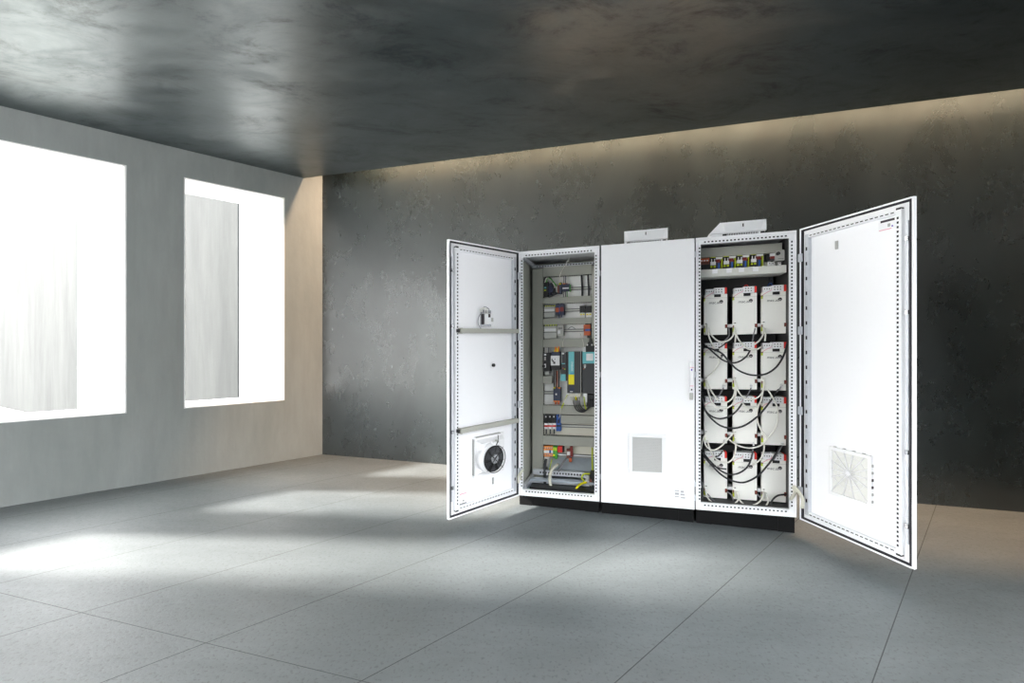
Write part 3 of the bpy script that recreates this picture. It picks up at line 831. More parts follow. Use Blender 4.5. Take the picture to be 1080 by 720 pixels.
c2.part('front_detail', [('grey_plastic', .12, .1, .2, .38, -.001, .003), ('burnt_orange', .35, .54, .5, .58, -.001, .002), ('yellow_green', .6, .58, .8, .61, -.001, .002)])
d1 = Comp('drive_module', 'anthracite drive module with a teal and yellow stripe', 'drive', (598.2, 370.6, 613, 414.6), .325, .114)
d1.part('body', [('anthracite', 0, 0, 1, 1, 0, .114)], bevel=.003)
st_ = d1.part('front_stripe', [('teal', .1, .0, .5, .55, -.003, .004), ('yellow', .1, .55, .5, .79, -.003, .004), ('sky_blue', .22, .51, .48, .548, -.0035, .0)])
b = MB(CAB); text_mesh(b, 'SIEMENS', .022, 'white_plastic', (d1.U(.42), d1.wf-.0042, d1.V(.47)), CAB, spin=True); b.build('stripe_lettering', st_)
d1.part('side_ridge', [('grey_plastic', .96, 0, 1.0, 1, -.004, .01)]); d1.part('front_socket', [('dark_blue_grey', .15, .86, .5, .96, -.0015, .002), ('white_plastic', .2, .95, .4, .965, -.002, .002)])
d1.part('terminal_strip', [('plate_cream', .1, 1.0, .95, 1.08, .02, .08), ('white_plastic', .15, .98, .3, 1.02, .01, .05), ('white_plastic', .55, .98, .75, 1.02, .01, .05)])
d2 = Comp('drive_module', 'anthracite drive module with a broad teal top and white sticker', 'drive', (614.4, 371, 628.4, 414.8), .325, .114)
d2.part('body', [('anthracite', 0, .28, 1, 1, 0, .114)], bevel=.003)
d2.part('top_panel', [('teal', 0, 0, 1, .28, -.001, .1)], bevel=.002)
d2.part('sticker', [('white_plastic', .28, .04, .8, .21, -.002, 0.001)]); d2.part('front_socket', [('grey_plastic', .1, .3, .26, .36, -.0015, .002), ('white_plastic', .13, .35, .22, .39, -.002, .002), ('burnt_orange', .08, .39, .14, .42, -.002, .002)])
d2.part('terminal_strip', [('white_plastic', .05, 1.0, .32, 1.22, .02, .06)])
d3 = Comp('cable_plug', 'black cable plug standing on the drive with the broad teal top', 'plug', (616.4, 358.6, 627.4, 371.6), .33, .07)
d3.part('plug_body', [('black_plastic', .12, .45, .95, 1, 0, .06), ('black_plastic', .3, .15, .75, .5, .01, .05), ('black_plastic', .42, -.15, .65, .2, .015, .04)], bevel=.003)
d3.part('locking_clip', [('white_plastic', -.08, .6, .1, .95, .005, .03), ('white_plastic', .25, .32, .33, .45, -.001, .02), ('white_plastic', .66, .32, .74, .45, -.001, .02)])
# row E
c = Comp('relay', 'dark blue contactor with orange wires below the white fronted contactor', 'contactor', (583.6, 409, 591.2, 424), .37, .069)
c.full('body', 'dark_blue_grey'); c.part('phase_wire', [('burnt_orange', .3, -.18, .42, .1, .01, .02), ('yellow', .05, -.05, .25, .06, .0, .02), ('orange', .6, -.05, .95, .06, 0, .02), ('burnt_orange', .2, .92, .4, 1.15, .0, .02), ('burnt_orange', .6, .92, .8, 1.15, .0, .02), ('orange', .0, .9, .9, .96, -.002, .02)])
c.part('toggle', [('white_plastic', .3, .38, .5, .5, -.006, .002)])
c = Comp('motor_feeder', 'black box with drooping black leads under the right drive', 'filter', (618.6, 416, 628, 429), .36, .079)
c.full('body', 'black_plastic')
# row F
for k, fx in enumerate((574, 578.2, 582.4)):
    c = Comp('miniature_breaker', ('leftmost', 'second from left', 'third from left')[k]+' black breaker with red stripe beside the blue one, low row', 'circuit breaker', (fx, 437.2, fx+4.0, 455), .385, .054)
    c.part('body', [('black_plastic', 0, 0, .96, .5, 0, .054), ('white_plastic', 0, .5, .96, .86, .002, .054)], bevel=.001)
    c.part('toggle', [('black_plastic', .25, .2, .75, .36, -.012, .002), ('white_plastic', .3, .08, .6, .16, -.002, .002)])
    c.part('stripe', [('red', 0, .62, .96, .72, -.001, .003)])
    c.part('lead', [('anthracite', .3, .86, .6, 1.15, .01, .02)])
c = Comp('miniature_breaker', 'blue breaker at the right end of the low breaker row', 'circuit breaker', (586.6, 437.4, 591.4, 454.6), .385, .054)
c.full('body', 'blue'); c.part('toggle', [('navy', .25, .3, .75, .5, -.01, .002), ('black_plastic', 0, .62, 1, .72, -.001, .003), ('dark_blue_grey', .3, .02, .7, .1, -.002, .002)])
# row G
tc_ = [('orange', 573.6), ('orange', 575.5), ('orange', 577.4), ('orange', 579.3), ('orange', 581.2)]
for k, (m, fx) in enumerate(tc_):
    c = Comp('terminal_clamp', ('leftmost', 'second', 'third', 'fourth', 'fifth')[k]+' of the five orange terminal clamps on the bottom rail, counted from left', 'terminal clamp', (fx, 470.2, fx+1.8, 481.2), .385, .054, 'coloured terminal clamps on the bottom rail')
    c.part('clamp_body', [(m, 0, 0, 1, .4, 0, .054), ('blue' if k == 3 else 'white_plastic', 0, .4, 1, .68, -.001, .054), (m, 0, .68, 1, 1, 0, .054)])
    c.part('screw', [('chrome', .25, .12, .75, .26, -.0015, .002), ('chrome', .25, .76, .75, .9, -.0015, .002)])
for k, (fx, y1) in enumerate(((583.2, 482.5), (585.4, 484))):
    c = Comp('terminal_clamp', ('left', 'right')[k]+' one of the two yellow-green earth clamps on the bottom rail', 'terminal clamp', (fx, 470.6, fx+2.1, y1), .38, .059, 'coloured terminal clamps on the bottom rail')
    c.part('clamp_body', [('green', 0, 0, 1, 1, 0, .059), ('yellow_green', .05, .1, .95, .35, -.001, .004), ('yellow' if k == 0 else 'green', .05, .7, .95, .85, -.001, .004)])
    c.part('screw', [('chrome', .3, .5, .7, .58, -.002, .002)])
c = Comp('relay', 'small red topped relay beside the green earth clamps', 'relay', (588.2, 470.6, 593, 477), .385, .054)
c.full('body', 'red'); c.part('base', [('black_plastic', -.3, .2, 0, 1.05, .004, .054), ('black_plastic', 1, .1, 1.3, 1, .004, .054)])
c = Comp('busbar_clamp', 'dark red clamp on the white busbar at the bottom rail', 'clamp', (597.4, 470.8, 604, 486), .37, .069)
c.part('clamp_body', [('dark_red', .55, 0, 1, .7, 0, .03), ('brown', .0, .2, .5, .85, .005, .03), ('burnt_orange', .4, .8, .8, 1.08, .005, .03), ('white_plastic', .1, .35, .6, .6, -.002, .01)], bevel=.001)
c.part('screw', [('navy', .5, .65, .65, .78, -.002, .004)])

# right clutter at the bottom
c = Comp('earth_terminal', 'grey and dark terminal cluster at bottom right of the wired cabinet', 'terminal block', (617.6, 499, 628.2, 523), .22, .1)
c.part('terminal_body', [('grey_plastic', 0, .1, .35, .3, 0, .06), ('black_plastic', .4, 0, .95, .35, .02, .1), ('grey_plastic', .3, .35, .6, .85, .01, .07), ('anthracite', .6, .4, 1, .95, .0, .08), ('white_plastic', .0, .32, .3, .55, -.005, .05), ('brown', .4, .28, .6, .4, .0, .05)], bevel=.001)
c.part('screw', [('chrome', .7, .82, .85, .92, -.003, .004), ('chrome', .42, .55, .55, .65, -.003, .012)])

# wires and cables of the left cabinet
def cable(label, pts, r, m, w0, cat='cable', name='cable', group=None, hang=None):
    """pts: photo points (x, y[, depth]) joined by one cable"""
    P = []
    for p in pts:
        wd = p[2] if len(p) > 2 else w0
        u, v = CAB.px(p[0], p[1], wd); P.append((u, wd, v))
    b = MB(CAB); b.tube(m, P, r)
    return tag(rebase(b.build(name)), label, cat, group)
for k, (x0, lab) in enumerate(((613.2, 'left'), (620, 'right'))):
    cable(lab+' one of two upright black cables crossing the top rail', [(x0, 288.5), (x0+.5, 297), (x0+.9, 304), (x0+1, 312)], .0085, 'black_cable', .41)
for k, (pts, m_) in enumerate((([(573.6, 299), (575, 293), (578.6, 291.5), (582.4, 296), (583.4, 303)], 'black_cable'), ([(576.6, 311.6), (579.6, 313, .372), (584, 311), (588.4, 308.6)], 'anthracite'), ([(581, 298), (583.6, 303), (584.4, 308), (582, 311.6)], 'black_cable'))):
    cable(('black cable arching left over the top dark terminals', 'dark cable sagging below the top dark terminals', 'black cable falling right of the top dark terminals')[k], pts, .006, m_, .374)
cable('thin white wire dropping from the roof to the top terminals', [(600.5, 272, .3), (596, 280, .34), (591.5, 288, .36), (589.5, 295, .38), (589, 300, .385)], .0035, 'white_cable', .37, 'wire', 'wire')
for k, (m, lab, dx) in enumerate((('white_cable', 'white wire arching left over the top dark terminals', 0), ('green', 'green wire arching over the top dark terminals', 1.6))):
    cable(lab, [(574.5+dx, 298), (576+dx, 293.5), (579+dx, 294), (582+dx, 297), (585.5+dx, 302)], .0045, m, .372, 'wire', 'wire')
for k, x0 in enumerate((594.5, 596.5, 598.4)):
    cable(('leftmost', 'middle', 'rightmost')[k]+' of three grey wires falling into the short top terminal row', [(x0, 289.5), (x0+.3, 294), (x0, 299)], .003, ('grey_cable', 'dark_blue_grey', 'white_cable')[k], .40, 'wire', 'wire')
    cable(('leftmost', 'middle', 'rightmost')[k]+' of three wires leaving below the short top terminal row', [(x0-.5, 306), (x0-.3, 309), (x0, 313)], .003, ('grey_cable', 'dark_blue_grey', 'green')[k], .405, 'wire', 'wire')
for k, (pts, lab) in enumerate((([(596, 351), (595, 357, .36), (593.5, 362, .358), (594.5, 369, .37)], 'thin wire crossing the duct from third rail to control module'),
                                ([(612, 352), (614, 357, .36), (615.4, 362, .358), (615, 368, .36)], 'thin wire crossing the duct above the right drive'),
                                ([(599, 347, .41), (603, 344.4, .41), (607, 347, .41)], 'thin grey wire looping above the third rail'))):
    cable(lab, pts, .0026, 'white_cable' if k < 2 else 'grey_cable', .40, 'wire', 'wire')
for k, x0 in enumerate((584.2, 586.4, 588.8)):
    cable(('leftmost', 'middle', 'rightmost')[k]+' of three black leads between white contactor and dark blue contactor', [(x0, 389.5, .36), (x0+.2, 396, .36), (x0+.3, 402, .37), (x0+.6, 409, .38)], .0062, 'black_cable', .37)
cable('orange wire running down between the two contactors', [(587.5, 391, .35), (587.6, 399, .352), (587.2, 409, .365)], .0028, 'burnt_orange', .35, 'wire', 'wire')
for k in range(4):
    x0 = 604.5+2*k
    cable(('leftmost', 'second from left', 'third from left', 'rightmost')[k]+' of four black leads drooping under the drives', [(x0, 419, .36), (x0+1.2, 427, .345), (609+2.3*k, 433-.4*k, .34), (616+1.5*k, 434-1.2*k, .34), (621+1.4*k, 428-.5*k, .345), (622+1.6*k, 421, .35)], .0052, 'black_cable', .34)
for k in range(4):
    x0 = 602+2.6*k
    cable(('leftmost', 'second', 'third', 'fourth')[k]+' of four short pale leads under the left drive, counted from left', [(x0, 415.5, .36), (x0, 418.5, .355), (x0+.6, 422, .352)], .0045, ('white_cable', 'plate_cream', 'yellow', 'plate_cream')[k], .35, 'wire', 'wire')
cable('yellow-green earth wire slanting below the left drive', [(598.5, 416, .36), (595.5, 423, .345), (592, 430.5, .35)], .0045, 'yellow_green', .35, 'wire', 'wire')
cable('white wire beside the yellow-green earth wire under the left drive', [(599.5, 416, .355), (597.5, 420, .34), (594.6, 424.5, .338)], .0055, 'white_cable', .35, 'wire', 'wire')
cable('yellow-green earth wire below the right drive', [(615.8, 418, .34), (616.6, 425, .328), (618, 431.5, .33)], .0045, 'yellow_green', .35, 'wire', 'wire')
cable('pale wire crossing the duct from low breakers upward', [(591.5, 430, .35), (591, 436, .355), (589.5, 441, .37)], .0026, 'white_cable', .35, 'wire', 'wire')
cable('pale grey corrugated hose curving down to the cabinet base', [(588.5, 489.6, .3), (583, 494, .24), (580, 502, .2), (580.8, 512, .16), (587, 521.5, .12)], .013, 'pale_hose', .2, 'cable hose', 'cable_hose')
cable('dark cable bundle running down left of the curved hose', [(576, 484, .36), (574.5, 492, .32), (574.6, 503, .28), (574.6, 519, .16)], .012, 'anthracite', .3)
cable('black cable slanting from the red clamp to the curved hose', [(597.5, 483, .36), (593, 489, .32), (588.8, 497, .26)], .008, 'grey_cable', .3)
cable('yellow-green wire dropping from the green earth clamps', [(582.4, 484, .37), (580.6, 490, .35), (578.4, 500, .3)], .004, 'yellow_green', .3, 'wire', 'wire')
cable('upright yellow-green earth cable at the right edge of the plate', [(624.6, 472, .4), (624.6, 484, .37), (625, 500, .3)], .006, 'yellow_green', .3)
cable('thick yellow earth cable bending out at the cabinet floor', [(618.5, 508.5, .2), (613, 510, .17), (608.5, 514, .14), (605.6, 521.5, .09)], .0095, 'yellow', .2)
cable('thin yellow-green cable looping above the thick yellow one', [(622, 499.5, .24), (616.5, 499.6, .22), (613.6, 503, .21), (616, 507.5, .2)], .0065, 'yellow_green', .2)
cable('short green cable end at the lower right cabinet floor', [(620.5, 518.4, .14), (617, 520, .12), (614, 523, .1)], .008, 'green', .2)

# ------------------------------------------------------------------ RIGHT CABINET interior
cr0, cr1 = EDGES[2]
WB = .42
MB(CAB).box('back_dark', cr0+.03, cr1-.03, WB, WB+.004, .05, H-.02).build('mounting_plate', cab_right)
post(cab_right, 2, CAB.px(812.8, 300, WB)[0], WB-.021, 'anthracite', v0=.06)
# upper deck: duct, white back, tray
a = CAB.px(738, 262, .2)
b = MB(CAB); b.box('duct', cr0+.03, cr1-.03, .2, .3, CAB.px(787, 270, .2)[1]+.012, CAB.px(787, 258.6, .2)[1], bevel=.003); b.build('cable_duct', cab_right)
b = MB(CAB); b.box('plate_white', cr0+.03, cr1-.03, .30, .304, CAB.px(787, 288, .3)[1], CAB.px(787, 262, .3)[1]); b.build('device_plate', cab_right)
tv1, tv0 = CAB.px(787, 281.6, .12)[1], CAB.px(787, 289.6, .12)[1]
tray = MB(CAB).box('tray_grey', cr0+.025, cr1-.025, .12, .3, tv0, tv1, bevel=.002).build('cable_tray', cab_right)
b = MB(CAB)
for x in (754, 769, 782, 797): 
    a = CAB.px(x, 285, .1195); b.box('white_plastic', a[0]-.018, a[0]+.018, .1185, .1199, tv0+.022, tv1-.002)
b.build('marker_label', tray)
b = MB(CAB); a = CAB.px(768, 293, .38); b.box('black_plastic', a[0]-.012, a[0]+.012, .36, WB, a[1]-.01, a[1]+.02); b.build('plate_bracket', cab_right)
# devices
WPs = WP; WP = .2995
c = Comp('terminal_row', 'dark terminal strip with brown fronts at the left end of the upper deck', 'terminal block', (738.6, 270.5, 748.2, 284.4), .22, .079)
c.part('terminal_body', [('burnt_orange', 0, .14, 1, .4, 0, .079), ('brown', 0, .4, 1, .6, -.002, .079), ('black_plastic', 0, .6, 1, 1, .005, .079)], bevel=.001)
c.part('marker', [('white_plastic', .08+.3*k, .26, .28+.3*k, .36, -.002, .003) for k in range(3)])
ords = ('leftmost', 'second from left', 'third from left', 'rightmost')
for k, (x0, dy) in enumerate(((749.4, 0), (763.4, -1.0), (777.6, -2.1), (792.2, -3.2))):
    c = Comp('circuit_breaker', ords[k]+' of four yellow-tipped breakers on the upper deck of right cabinet', 'circuit breaker', (x0, 268.8+dy, x0+5.6, 283+dy), .215, .084, 'yellow-tipped breakers on the upper deck')
    c.part('body', [('black_plastic', 0, .1, 1, .95, .006, .084), ('white_plastic', .0, .5, 1, .75, 0, .08)], bevel=.001)
    c.part('terminal_screws', [('yellow_green', .0, .06, 1, .2, -.002, .02), ('yellow_green', .0, .8, .35, .94, -.002, .02), ('yellow_green', .6, .8, .95, .94, -.002, .02)])
    c.part('toggle', [('white_plastic', .15, .3, .28, .5, -.004, .01), ('white_plastic', .7, .3, .83, .5, -.004, .01)])
    c = Comp('terminal_row', ords[k]+' of four white-topped terminal rows between the yellow-tipped breakers', 'terminal block', (x0+5.9, 270.4+dy, x0+12.6, 283.4+dy), .22, .079, 'white-topped terminal rows on the upper deck')
    c.part('terminal_body', [('white_plastic', 0, .05, 1, .2, -.002, .079), ('dark_red', 0, .22, .6, .45, 0, .079), ('brown', .3, .35, .8, .5, .001, .079), ('blue', .3, .5, .6, 1, .004, .07), ('dark_blue_grey', 0, .5, .3, 1, .004, .07), ('yellow_green', .88, .1, 1, 1, .002, .07)])
    c.part('wire_entry', [('grey_cable', .1, -.3, .22, .05, .02, .03), ('white_cable', .45, -.3, .57, .05, .02, .03), ('anthracite', .75, -.3, .85, .05, .02, .03)])
c = Comp('terminal_row', 'single white and brown terminal left of the knob switch', 'terminal block', (812.2, 264.4, 817.6, 274.6), .22, .079)
c.part('terminal_body', [('yellow_green', .1, 0, .8, .2, 0, .05), ('white_plastic', 0, .25, 1, .55, -.002, .079), ('dark_red', .1, .55, .9, .8, 0, .079), ('anthracite', 0, .8, 1, 1, .003, .079), ('black_plastic', -.6, .2, 0, .95, .01, .079)], bevel=.001)
c = Comp('rotary_switch', 'pale grey box with black knob at the right of the upper deck', 'switch', (817.8, 263.4, 827.6, 274.6), .2, .099)
bx = c.full('case', 'grey_plastic', .004)
b = MB(CAB); b.disc('black_plastic', (c.U(.24), c.wf, c.V(.36)), 'w', .0125, -.02, .0, 20); b.box('anthracite', c.U(.24)-.003, c.U(.24)+.003, c.wf-.026, c.wf-.02, c.V(.36)-.011, c.V(.36)+.011); b.build('knob', c.root)
c.part('front_print', [('text_grey', .3, .8, .9, .84, -.0008, .001)])
c = Comp('relay', 'dark module behind the knob switch at the right end of the deck', 'relay', (824, 262.5, 832, 279), .26, .039)
c.full('body', 'anthracite')
for k, x0 in enumerate((810, 813.5, 820.5)):
    c = Comp('white_terminal', ('leftmost', 'middle', 'rightmost')[k]+' of three small white blocks on the tray edge below the knob switch', 'terminal block', (x0, 276, x0+3.2, 281.6), .24, .059, 'small white blocks on the tray')
    c.full('body', 'white_plastic', .001); c.part('screw', [('text_grey', .35, .2, .65, .4, -.001, .002)])
WP = WPs

# ---- drive modules: one with its parts, then copies
WF = .20
XS = ((742.6, 767), (773.0, 798.6), (803.4, 829.4))
YT = ((310.6, 309.6, 307.6), (367.2, 367.2, 368.0), (424.4, 424.2, 424.6), (482.0, 483.2, 484.6))
YB = ((352.6, 351.8, 351.6), (410.6, 410.6, 411.2), (467.2, 468.2, 470.0), (525.2, 527.4, 529.4))
def mid_u(c): return .5*(CAB.px(XS[c][0], 400, WF)[0]+CAB.px(XS[c][1], 400, WF)[0])
MW = sum(CAB.px(b_, 400, WF)[0]-CAB.px(a_, 400, WF)[0] for a_, b_ in XS)/3
MH = sum(CAB.px(786, YT[r][1], WF)[1]-CAB.px(786, YB[r][1], WF)[1] for r in range(4))/4
rows = ('top', 'second', 'third', 'bottom'); cols = ('left', 'middle', 'right')
def build_module(c, r):
    uc = mid_u(c); xm = .5*(XS[c][0]+XS[c][1])
    v0 = .5*(CAB.px(xm, YB[r][c], WF)[1]+CAB.px(xm, YT[r][c], WF)[1]-MH)
    root = thing('converter_module', '', 'converter module', CAB(uc, WB, v0), CAB.yaw, 'white converter modules in the right cabinet')
    h, wdt = MH, MW/2
    lf = Frame(*CAB(uc, 0, 0).to_2d(), CAB.ax, CAB.ay, CAB(uc, 0, v0).z, CAB.k)
    B = lambda: MB(lf)
    case = B().box('module_white', -wdt, wdt, WF, WF+.035, 0, h, bevel=.004).build('case', root)
    b = B(); b.box('grey_plastic', -wdt+.002, wdt-.002, WF-.0006, WF+.001, h*.905, h*.91); b.build('front_seam', case)
    B().box('text_grey', -wdt+.008, -wdt+.02, WF-.001, WF+.001, h*.27, h*.29).build('rating_mark', case)
    b = B(); text_mesh(b, 'mac.abv', .030, 'label_ink', (-wdt+.034, WF-.001, h*.765), lf, .25)
    b.disc('label_ink', (wdt-.042, WF, h*.815), 'w', .0125, -.0016, .001, 20); b.box('grille_grey', wdt-.05, wdt-.036, WF-.0022, WF-.0016, h*.815-.008, h*.815-.001)
    b.build('front_logo', case)
    b = B(); b.box('black_plastic', -wdt+.008, wdt+.012, WF+.035, WB-.002, .01, h*.97)
    for k in range(5): b.box('navy', wdt-.004, wdt+.0145, WF+.05+k*.03, WF+.068+k*.03, .05, h*.94)
    b.build('heat_sink', root)
    # terminals on top
    b = B(); b.box('white_plastic', -wdt+.012, -wdt+.084, WF+.012, WF+.07, h+.0005, h+.043, bevel=.002)
    for k in range(4): b.box('text_grey', -wdt+.020+k*.016, -wdt+.026+k*.016, WF+.011, WF+.013, h+.02, h+.029)
    b.build('terminal_block', root)
    b = B(); b.box('white_plastic', -.012, .062, WF-.012, WF+.06, h+.0005, h+.048, bevel=.002)
    for k in range(3):
        for q in range(2): b.box('text_grey', -.002+k*.019, .006+k*.019, WF-.013, WF-.011, h+.012+q*.018, h+.019+q*.018)
    con = b.build('connector', root)
    B().box('red', .0625, .078, WF-.012, WF+.055, h+.001, h+.048, bevel=.002).build('connector_end', con)
    B().box('black_plastic', -.01, .036, WF-.006, WF+.01, h-.022, h-.001).build('latch', root)
    b = B(); b.tube('label_pink', [(-.005, WF+.03, h+.03), (-.02, WF-.004, h+.012), (-.05, WF-.004, h-.004), (-wdt+.006, WF-.003, h-.022)], .0018, n=5); b.build('sense_wire', root)
    b = B(); b.box('yellow_green', -wdt-.001, -wdt+.007, WF-.004, WF+.02, h-.05, h-.03); b.box('brown', -wdt-.001, -wdt+.008, WF-.004, WF+.02, h-.034, h-.024); b.build('earth_tag', root)
    b = B(); b.box('brown', wdt-.016, wdt-.001, WF-.012, WF+.002, .05, .078, bevel=.002); b.box('dark_red', wdt-.014, wdt-.003, WF-.014, WF-.012, .066, .076); b.build('output_plug', root)
    b = B(); b.box('yellow_green', -wdt-.002, -wdt+.008, WF-.006, WF+.004, .02, .05); b.box('brown', -wdt, -wdt+.006, WF-.006, WF+.004, .05, .07); b.build('input_tag', root)
    return root
proto = build_module(0, 0)
for r in range(4):
    for c in range(3):
        xm = .5*(XS[c][0]+XS[c][1])
        v0 = .5*(CAB.px(xm, YB[r][c], WF)[1]+CAB.px(xm, YT[r][c], WF)[1]-MH)
        loc = CAB(mid_u(c), WB, v0)
        if r == 0 and c == 0: m = proto
        else:
            m = proto.copy(); COL.objects.link(m)
            for ch in proto.children:
                q = ch.copy(); COL.objects.link(q); q.parent = m
                for g2 in ch.children:
                    q2 = g2.copy(); COL.objects.link(q2); q2.parent = q
        m.location = loc
        m['label'] = '%s white converter module in the %s row of the right cabinet' % (cols[c], rows[r])
# white cross rails behind each row
for r in range(4):
    y = (343.2, 400.5, 456.4, 513.6)[r]
    v = CAB.px(786, y, .28)[1]
    b = MB(CAB); b.box('grey_plastic', cr0+.03, cr1-.03, .30, .312, v-.012, v+.012)
    for c in range(3): pass
    b.build('cross_rail', cab_right)
    for (xa, xb) in ((737.5, 742.9), (767.2, 773.2), (799, 804.2)):
        a_, c_ = CAB.px(xa, y, .23)[0], CAB.px(xb, y, .23)[0]
        MB(CAB).box('white_frame', a_, c_, .225, .3, v-.011, v+.011, bevel=.001).build('rail_bridge', cab_right)
for r in range(3):
    v = CAB.px(786, (357.5, 416, 473)[r], .38)[1]
    MB(CAB).box('black_plastic', cr0+.03, cr1-.03, .36, WB-.002, v-.03, v+.03).build('duct_cover', cab_right)

# ---- cables in front of the modules
CW = .165
def wc(label, pts, m='white_cable', r=.0058, w=CW): cable(label, pts, r, m, w)
wc('white cable from top left module down to second row left terminals', [(745.6, 342, .19), (746.6, 349, .17), (748.5, 357), (753.5, 367.5, .18)])
wc('white cable from second row left terminals swinging back to its lower left', [(758.8, 365.5, .18), (759.4, 373, .16), (758, 383, .155), (752.5, 391.5, .16), (744.6, 397.6, .185)])
wc('white cable sagging between left and middle modules under the top row', [(746.8, 345, .19), (750.6, 353.5, .165), (758.3, 360, .16), (767, 359.2, .16), (773, 354, .165), (775.2, 345, .19)])
wc('white cable from top middle module sagging to the right terminals below', [(775, 346, .19), (777.5, 355, .165), (781.7, 361.4, .16), (788.5, 367.5, .155), (797, 368.6, .155), (803, 365.6, .17)])
wc('short white cable under the lower left corner of top middle module', [(775.6, 348, .175), (775.9, 354, .17), (775.2, 361, .18)])
wc('white cable from top right module curving left to middle terminals', [(804.8, 345, .19), (805, 352, .165), (801, 358.8, .16), (795.6, 363.2, .17)])
wc('short white cable hanging below top right module', [(806.6, 346, .185), (807.4, 352, .165), (806.8, 359.4, .18)])
wc('grey cable below the brown plug of top left module', [(768.6, 345, .19), (768.8, 354, .17), (764, 359.4, .175)], 'grey_cable', .004)
wc('grey cable below the brown plug of top middle module', [(796.6, 346, .19), (795, 352, .17), (793.6, 360, .18)], 'grey_cable', .004)
wc('black cable sagging across second row from left wall to middle terminals', [(740.6, 362.6, .19), (746.7, 366.5, .165), (754.4, 373.3, .15), (763.2, 380, .145), (773, 382.6, .145), (780.7, 380.6, .145), (787.5, 375.3, .15), (791.6, 368.5, .17)], 'black_cable', .0062)
wc('long black cable sagging across second row from left wall to right wall', [(741.6, 365.2, .195), (751, 368, .165), (761.2, 372.4, .15), (768, 380, .14), (776.8, 389, .135), (787.5, 394.2, .13), (798, 395.7, .13), (809, 393.7, .13), (819.6, 386, .135), (827.4, 372.4, .15), (831.4, 356, .18)], 'black_cable', .0066)
wc('white cable from second row left module looping to middle module above third row', [(743.9, 399, .185), (745.7, 408, .165), (749.6, 421.6, .155), (755.4, 428.5, .15), (763.2, 431, .15), (771, 427.5, .15), (775, 420.7, .155), (776.3, 409, .165), (775, 400, .19)])
wc('white cable from second row left module down to third row left terminals', [(744.8, 399.8, .18), (748, 408, .165), (752.4, 415.6, .165), (757, 421.6, .18)])
wc('white cable rising from third row left terminals to second row middle module', [(760.5, 423, .18), (767, 423.8, .165), (773, 418.6, .16), (775.4, 409, .16), (774.2, 398.4, .19)])
wc('white cable sagging from second row middle module to right module', [(774.4, 397.6, .185), (776.8, 404.4, .165), (778.7, 412.4, .155), (785.5, 419.7, .15), (795.3, 420.7, .15), (802, 416.4, .155), (806, 408.3, .165), (806.2, 398.8, .19)])
wc('white cable arcing across the top of third row middle module', [(783.4, 425.4, .18), (787, 428.8, .16), (792.4, 430, .15), (798.2, 428.5, .15), (802, 423.6, .155), (804.6, 413, .165), (805.4, 402, .185)])
wc('white cable looping wide left of third row right module to bottom row', [(803, 420.7, .18), (798.7, 432.4, .145), (798.7, 443, .14), (802, 451.8, .14), (808.6, 461, .135), (806, 467, .135), (798.2, 471.2, .14), (788.5, 472.2, .145), (777.8, 469.3, .15), (769, 463.6, .18)])
wc('white cable curving wide over third row right module', [(809.9, 411, .18), (814.7, 418.7, .15), (819, 427.5, .14), (820.5, 439, .135), (817.6, 451.8, .14), (810.4, 460.6, .15), (806, 457.5, .18)])
wc('short black cable sagging across third row left and middle modules', [(740.6, 418.7, .19), (743.7, 432, .16), (750.6, 438.8, .15), (759.3, 441.3, .145), (769, 439, .145), (776.8, 433.3, .15), (782.6, 425.5, .17)], 'black_cable', .0062)
wc('long black cable sagging across third row up to the right brown plug', [(740.6, 422.4, .195), (744.7, 434.3, .16), (754.4, 445, .14), (764.2, 450.3, .135), (775.8, 451.3, .135), (787.5, 447.4, .135), (801, 437, .14), (812.8, 422.6, .15), (821, 410.5, .175)], 'black_cable', .0066)
for k, (x0, y0, x1, y1) in enumerate(((763.6, 408, 757.4, 419), (792.4, 408.4, 787.4, 419), (825, 406, 815.6, 418))):
    wc('grey lead with white tip below the plug of second row %s module' % cols[k], [(x0, y0, .19), (.5*(x0+x1), .5*(y0+y1), .165), (x1, y1, .18)], 'grey_cable', .0042)
for k, (x0, y0) in enumerate(((763.8, 407), (792.6, 407), (824.6, 406.4), (764.6, 465.2), (795, 468.4), (825.4, 468))):
    c = Comp('plug_tip', 'white plug tip on the lead below %s row %s module' % (rows[1+k//3], cols[k % 3]), 'plug', (x0-1.2, y0-1.8, x0+1.2, y0+1.8), .178, .018)
    c.part('plug_body', [('white_plastic', .1, 0, .9, 1, 0, .016)], bevel=.003); c.part('plug_ring', [('grey_plastic', .0, .38, 1, .52, -.001, .017)])
for k, (pts) in enumerate(([(794.6, 470, .18), (793.8, 476, .165), (792.8, 484, .18)], [(825, 469.5, .18), (821, 477, .16), (815.6, 485, .18)])):
    wc('grey lead below the plug of third row %s module' % cols[k+1], pts, 'grey_cable', .0042)
wc('white cable sagging from left wall to third row middle module', [(744.9, 455, .185), (742.6, 463, .16), (745.7, 471.2, .15), (752.5, 474.6, .15), (761, 470, .15), (768, 462.5, .15), (775, 455.2, .185)])
wc('thin white cable hugging the left post beside third row', [(743.9, 456.5, .18), (741, 464.4, .16), (739.6, 473.4, .19)], r=.0046)
wc('white cable rising from bottom row left terminals to third row middle module', [(745.9, 464.4, .185), (748.6, 473, .165), (753.8, 482.5, .155), (760, 486.7, .15), (768.3, 487.2, .15), (774, 481.5, .155), (776, 472, .165), (775.2, 462, .19)])
wc('white cable curving down beside bottom row right terminals', [(806, 466, .19), (805.4, 476, .165), (801.5, 484.5, .16), (793.4, 490.6, .18)])
